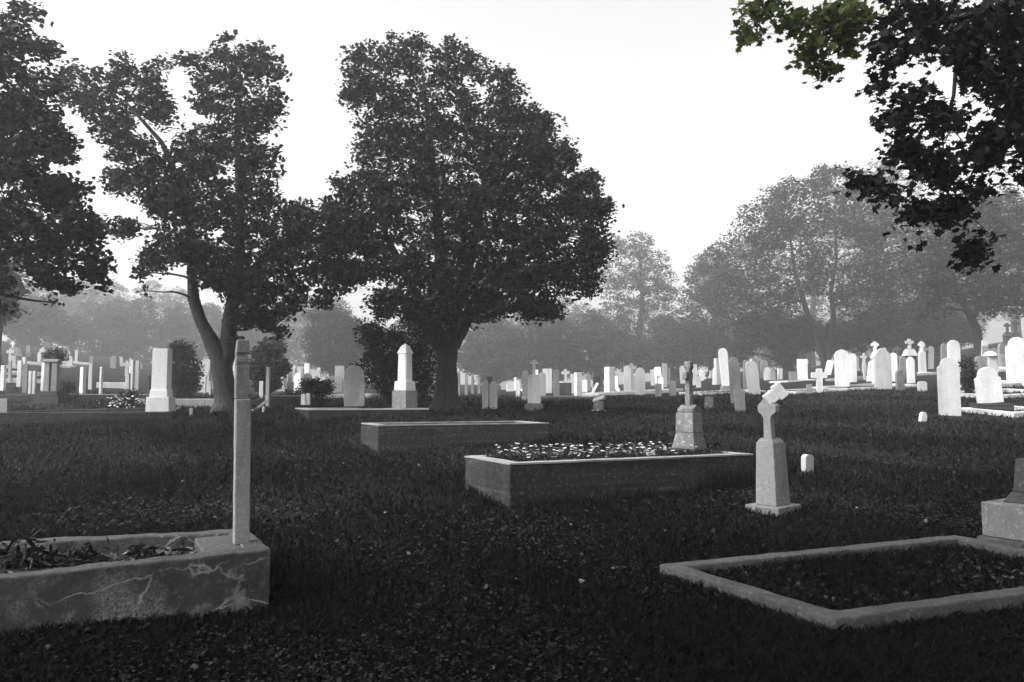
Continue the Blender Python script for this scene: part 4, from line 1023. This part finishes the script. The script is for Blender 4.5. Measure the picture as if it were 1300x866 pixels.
# trees in the mist
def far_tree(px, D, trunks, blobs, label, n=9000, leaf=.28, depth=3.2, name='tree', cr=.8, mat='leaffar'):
    b = base_at(px, D)
    tr = []
    for path in trunks: tr.append([(x, y, 0, r) for x, y, r in path])
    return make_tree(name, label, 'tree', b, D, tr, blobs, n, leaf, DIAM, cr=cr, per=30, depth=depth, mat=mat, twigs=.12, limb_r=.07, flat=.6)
FS = 2.0
def row(px, D):   # picture row of the ground there
    X = (px-650)/1000*D; return 505+(EYE-hz(X, D))/D*1000
def simple_trunk(px, D, ty, r, wig=4):
    y0 = row(px, D)+6
    return [[(px, y0, r*1.5), (px+1, y0-10, r), (px-wig*.5, y0+(ty-y0)*.3, r*.85), (px+wig, y0+(ty-y0)*.6, r*.6), (px, ty, r*.2)]]
def far(px, D, blobs, label, n=9000, r=.3, **kw):
    f_ = FS if D > 33 else 1; D *= f_; r *= f_; n = int(n*3)
    if D > 40: kw['leaf'] = kw.get('leaf', .28)*.95; kw['cr'] = kw.get('cr', .8)*1.1; kw['depth'] = kw.get('depth', 3.2)*1.25
    ty = min(b[1] for b in blobs)+10
    return far_tree(px, D, simple_trunk(px, D, ty, r), blobs, label, n, **kw)
y0 = row(1050, 72)+5
far_tree(1050, 72, [[(1050, y0, .55), (1047, y0-12, .38), (1038, 430, .3), (1026, 400, .24), (1010, 350, .15), (1000, 280, .06)], [(1049, y0-8, .38), (1055, 430, .28), (1058, 400, .24), (1055, 370, .2), (1062, 330, .14), (1060, 260, .05)]],
 [(1010, 265, 45), (1060, 250, 48), (1045, 228, 24), (970, 290, 42), (1100, 270, 45), (940, 330, 42), (1000, 330, 60), (1070, 330, 62), (1130, 320, 45), (930, 380, 38), (985, 385, 42), (1100, 385, 45), (1140, 370, 40), (950, 415, 26), (1120, 415, 28), (985, 255, 25)],
 'wide misty tree with pale forking trunk at the right', 42000, leaf=.26, depth=7, cr=1.0)
far(1110, 58, [(1115, 230, 30), (1100, 260, 45), (1130, 215, 18), (1140, 260, 40), (1120, 310, 55), (1160, 300, 45)], 'tallest faint tree rising behind the wide misty tree', 8000, .35)
y0 = row(1240, 54)+4
far_tree(1244, 54, [[(1246, y0, .45), (1244, y0-10, .32), (1238, 415, .28), (1228, 395, .24), (1215, 370, .18), (1205, 330, .12), (1210, 290, .05)], [(1234, 405, .2), (1250, 380, .16), (1270, 350, .1), (1285, 320, .04)]],
 [(1200, 290, 42), (1240, 275, 42), (1280, 270, 40), (1180, 335, 40), (1220, 340, 50), (1275, 335, 50), (1320, 300, 50), (1190, 375, 32), (1290, 375, 35), (1250, 380, 30), (1165, 395, 18), (1330, 370, 30)],
 'misty tree with dark leaning trunk near the right edge', 34000, leaf=.22, depth=5)
far(905, 46, [(905, 335, 26), (895, 360, 32), (920, 370, 32), (900, 395, 36), (880, 420, 24), (925, 430, 28), (905, 445, 30)], 'rounded misty tree left of the wide forked one', 8000)
far(812, 56, [(812, 312, 20), (800, 340, 32), (825, 345, 32), (795, 385, 38), (840, 390, 34), (815, 420, 42), (770, 420, 30), (785, 308, 12), (780, 350, 24), (845, 365, 22)], 'faint round-topped tree right of the big maple', 9000)
far(760, 48, [(755, 420, 30), (780, 440, 32), (740, 445, 28), (800, 450, 28), (760, 465, 22)], 'lower misty tree right of the big maple', 8000, .25)
far(850, 47, [(850, 425, 30), (875, 445, 28), (830, 450, 28), (855, 465, 22)], 'low misty tree below the faint round-topped one', 7000, .25)
far(690, 44, [(680, 435, 32), (710, 430, 30), (650, 440, 28), (700, 465, 28), (725, 460, 24), (665, 465, 26)], 'dark misty tree just right of the big trunk', 10000, .25)
far(620, 46, [(620, 430, 32), (600, 455, 24), (640, 460, 26), (625, 475, 20)], 'misty bushy tree directly behind the big trunk', 7000, .25)
far(425, 34, [(425, 410, 26), (405, 430, 24), (445, 425, 26), (410, 455, 22), (440, 455, 24), (465, 430, 24), (480, 460, 22), (400, 400, 12)], 'dark rounded misty tree between the two big maples', 11000, .25, leaf=.2, depth=2.2)
far(338, 27, [(335, 450, 14), (345, 440, 14), (350, 465, 16), (330, 470, 16), (340, 485, 14)], 'small bushy tree right of the forked trunk', 5000, .12, leaf=.13, depth=1.2, cr=.35)
far(135, 50, [(120, 410, 30), (150, 405, 28), (180, 400, 26), (100, 425, 28), (140, 435, 32), (190, 430, 30), (220, 410, 22), (225, 440, 28), (170, 445, 30)], 'wide misty thicket tree on the left behind the graves', 12000, .3, depth=4)
far(165, 70, [(100, 385, 24), (140, 380, 26), (190, 378, 24), (225, 385, 24), (90, 400, 30), (150, 405, 34), (210, 405, 30)], 'tall pale misty tree above the thicket between the two left trees', 9000, .3)
far(345, 62, [(330, 415, 26), (310, 400, 22), (350, 440, 24), (320, 440, 28)], 'pale misty tree showing right of the forked maple', 7000, .3)
far(255, 56, [(240, 400, 24), (265, 405, 22), (280, 430, 26), (250, 435, 28), (300, 440, 26), (320, 425, 18)], 'misty tree seen through the forked trunk', 8000, .3)
far(40, 44, [(40, 395, 24), (20, 410, 24), (60, 405, 24), (80, 420, 22), (35, 425, 24), (5, 400, 24), (60, 385, 14)], 'misty tree with straight grey trunk on the left hillside', 8000, .4)
far(-5, 30, [(0, 340, 16), (5, 365, 18), (-20, 350, 30), (-10, 390, 26), (8, 395, 8), (-30, 390, 30)], 'small-leaved misty tree at the left edge', 4500, .25, leaf=.16)
far(1180, 70, [(1180, 400, 40), (1140, 410, 36), (1220, 410, 36), (1090, 420, 36), (1040, 425, 40), (1000, 430, 36)], 'low far wood tree under the right-hand crowns', 9000, .3, depth=3)
far(960, 66, [(960, 440, 30), (930, 445, 26), (990, 450, 28), (1010, 440, 26)], 'low far tree behind the leaning slabs', 7000, .3, depth=3)
far(1000, 40, [(950, 425, 26), (985, 420, 28), (1020, 425, 28), (1060, 430, 26), (1090, 425, 28), (935, 450, 22), (1000, 448, 22)], 'low dark understorey tree beneath the wide misty tree', 8000, .25, depth=1.5)
far(1160, 40, [(1120, 415, 28), (1160, 412, 28), (1200, 412, 28), (1140, 435, 22), (1185, 432, 22), (1225, 420, 20)], 'low dark understorey tree left of the leaning trunk', 8000, .25, depth=1.5)
far(360, 68, [(345, 415, 26), (370, 410, 26), (395, 405, 28), (360, 440, 28), (390, 440, 28), (420, 400, 28)], 'palest tree filling the misty gap between the two big maples', 9000, .3, depth=3)
far(60, 66, [(20, 370, 30), (60, 375, 30), (100, 378, 28), (-10, 350, 30), (40, 405, 30), (90, 410, 30)], 'tall pale misty tree behind the far left hillside', 9000, .35, depth=3)
far(670, 64, [(640, 412, 26), (680, 405, 28), (715, 400, 26), (740, 405, 24), (660, 435, 26), (710, 435, 28)], 'pale taller tree behind the dark misty tree by the trunk', 8000, .3, depth=3)
far(540, 52, [(520, 430, 30), (560, 440, 30), (500, 455, 28), (480, 440, 26), (545, 465, 26)], 'faint tree in the mist left of the big trunk', 7000, .3)
far(1290, 62, [(1285, 275, 30), (1310, 300, 45), (1270, 320, 35), (1330, 350, 50)], 'faint tree at the right edge beyond the leaning-trunk tree', 6000, .35)
far(370, 75, [(350, 465, 16), (375, 470, 14), (400, 468, 16), (330, 462, 16), (425, 470, 16)], 'very faint low tree closing the misty gap between the maples', 4000, .25)
far(1030, 66, [(1020, 300, 50), (960, 340, 45), (1070, 310, 50), (1000, 370, 50), (1060, 380, 50), (1110, 370, 45), (950, 400, 35)], 'faint tree standing directly behind the wide misty tree', 13000, .3, depth=4)
far(1215, 66, [(1200, 310, 45), (1240, 300, 45), (1220, 360, 50), (1270, 360, 50), (1180, 370, 40)], 'faint tree behind the leaning-trunk tree', 12000, .3, depth=4)

# ------------------------------------------------------------------ haze, sky, sun, camera
bm = bmesh.new(); box(bm, -420, 420, -62, 620, -6, 34)
hz_o = bm_obj('haze', bm, None)
m = bpy.data.materials.new('haze_air'); m.use_nodes = True; nt = m.node_tree; nt.nodes.clear()
out = nt.nodes.new('ShaderNodeOutputMaterial'); pv = nt.nodes.new('ShaderNodeVolumePrincipled')
HZ_D = .0029
pv.inputs['Color'].default_value = (.97, .97, .97, 1); pv.inputs['Density'].default_value = HZ_D; pv.inputs['Anisotropy'].default_value = .55
nt.links.new(pv.outputs[0], out.inputs['Volume']); hz_o.data.materials.append(m)
tag(hz_o, 'pale morning mist filling the cemetery', 'haze', kind='stuff')

W = bpy.data.worlds.new('World'); S.world = W; W.use_nodes = True; nt = W.node_tree
bg = nt.nodes['Background']; sky = nt.nodes.new('ShaderNodeTexSky'); sky.sky_type = 'NISHITA'; sky.sun_disc = False
SUN_EL, SUN_AZ = math.radians(48), math.radians(238)    # azimuth clockwise from +Y : light from the left, a little behind the camera
sky.sun_elevation = SUN_EL; sky.sun_rotation = SUN_AZ; sky.dust_density = 6; sky.air_density = 1.5; sky.altitude = 0
bw = nt.nodes.new('ShaderNodeRGBToBW'); nt.links.new(sky.outputs[0], bw.inputs[0]); nt.links.new(bw.outputs[0], bg.inputs[0]); bg.inputs[1].default_value = .15
sl = bpy.data.lights.new('sun', 'SUN'); sl.energy = 1.0; sl.angle = math.radians(12); so = bpy.data.objects.new('sun', sl); COL.objects.link(so)
d = Vector((math.sin(SUN_AZ)*math.cos(SUN_EL), math.cos(SUN_AZ)*math.cos(SUN_EL), math.sin(SUN_EL)))
so.rotation_euler = (-d).to_track_quat('-Z', 'Y').to_euler(); so.location = d*50

cam = bpy.data.cameras.new('camera'); cam.sensor_width = 36; cam.lens = 36*F/1300; cam.clip_end = 3000; cam.clip_start = .05
co = bpy.data.objects.new('camera', cam); COL.objects.link(co); co.location = (0, 0, EYE); co.rotation_euler = (math.pi/2+PITCH, 0, 0); S.camera = co

S.view_settings.view_transform = 'Standard'; S.view_settings.look = 'None'; S.view_settings.gamma = 1; S.view_settings.use_curve_mapping = False
S.view_settings.exposure = 1.55
S.render.engine = 'CYCLES'; c = S.cycles
c.use_denoising = True
try: c.denoiser = 'OPENIMAGEDENOISE'
except Exception: pass
c.max_bounces = 6; c.diffuse_bounces = 3; c.glossy_bounces = 2; c.transmission_bounces = 3; c.volume_bounces = 2; c.transparent_max_bounces = 4
c.use_adaptive_sampling = True; c.adaptive_threshold = .02
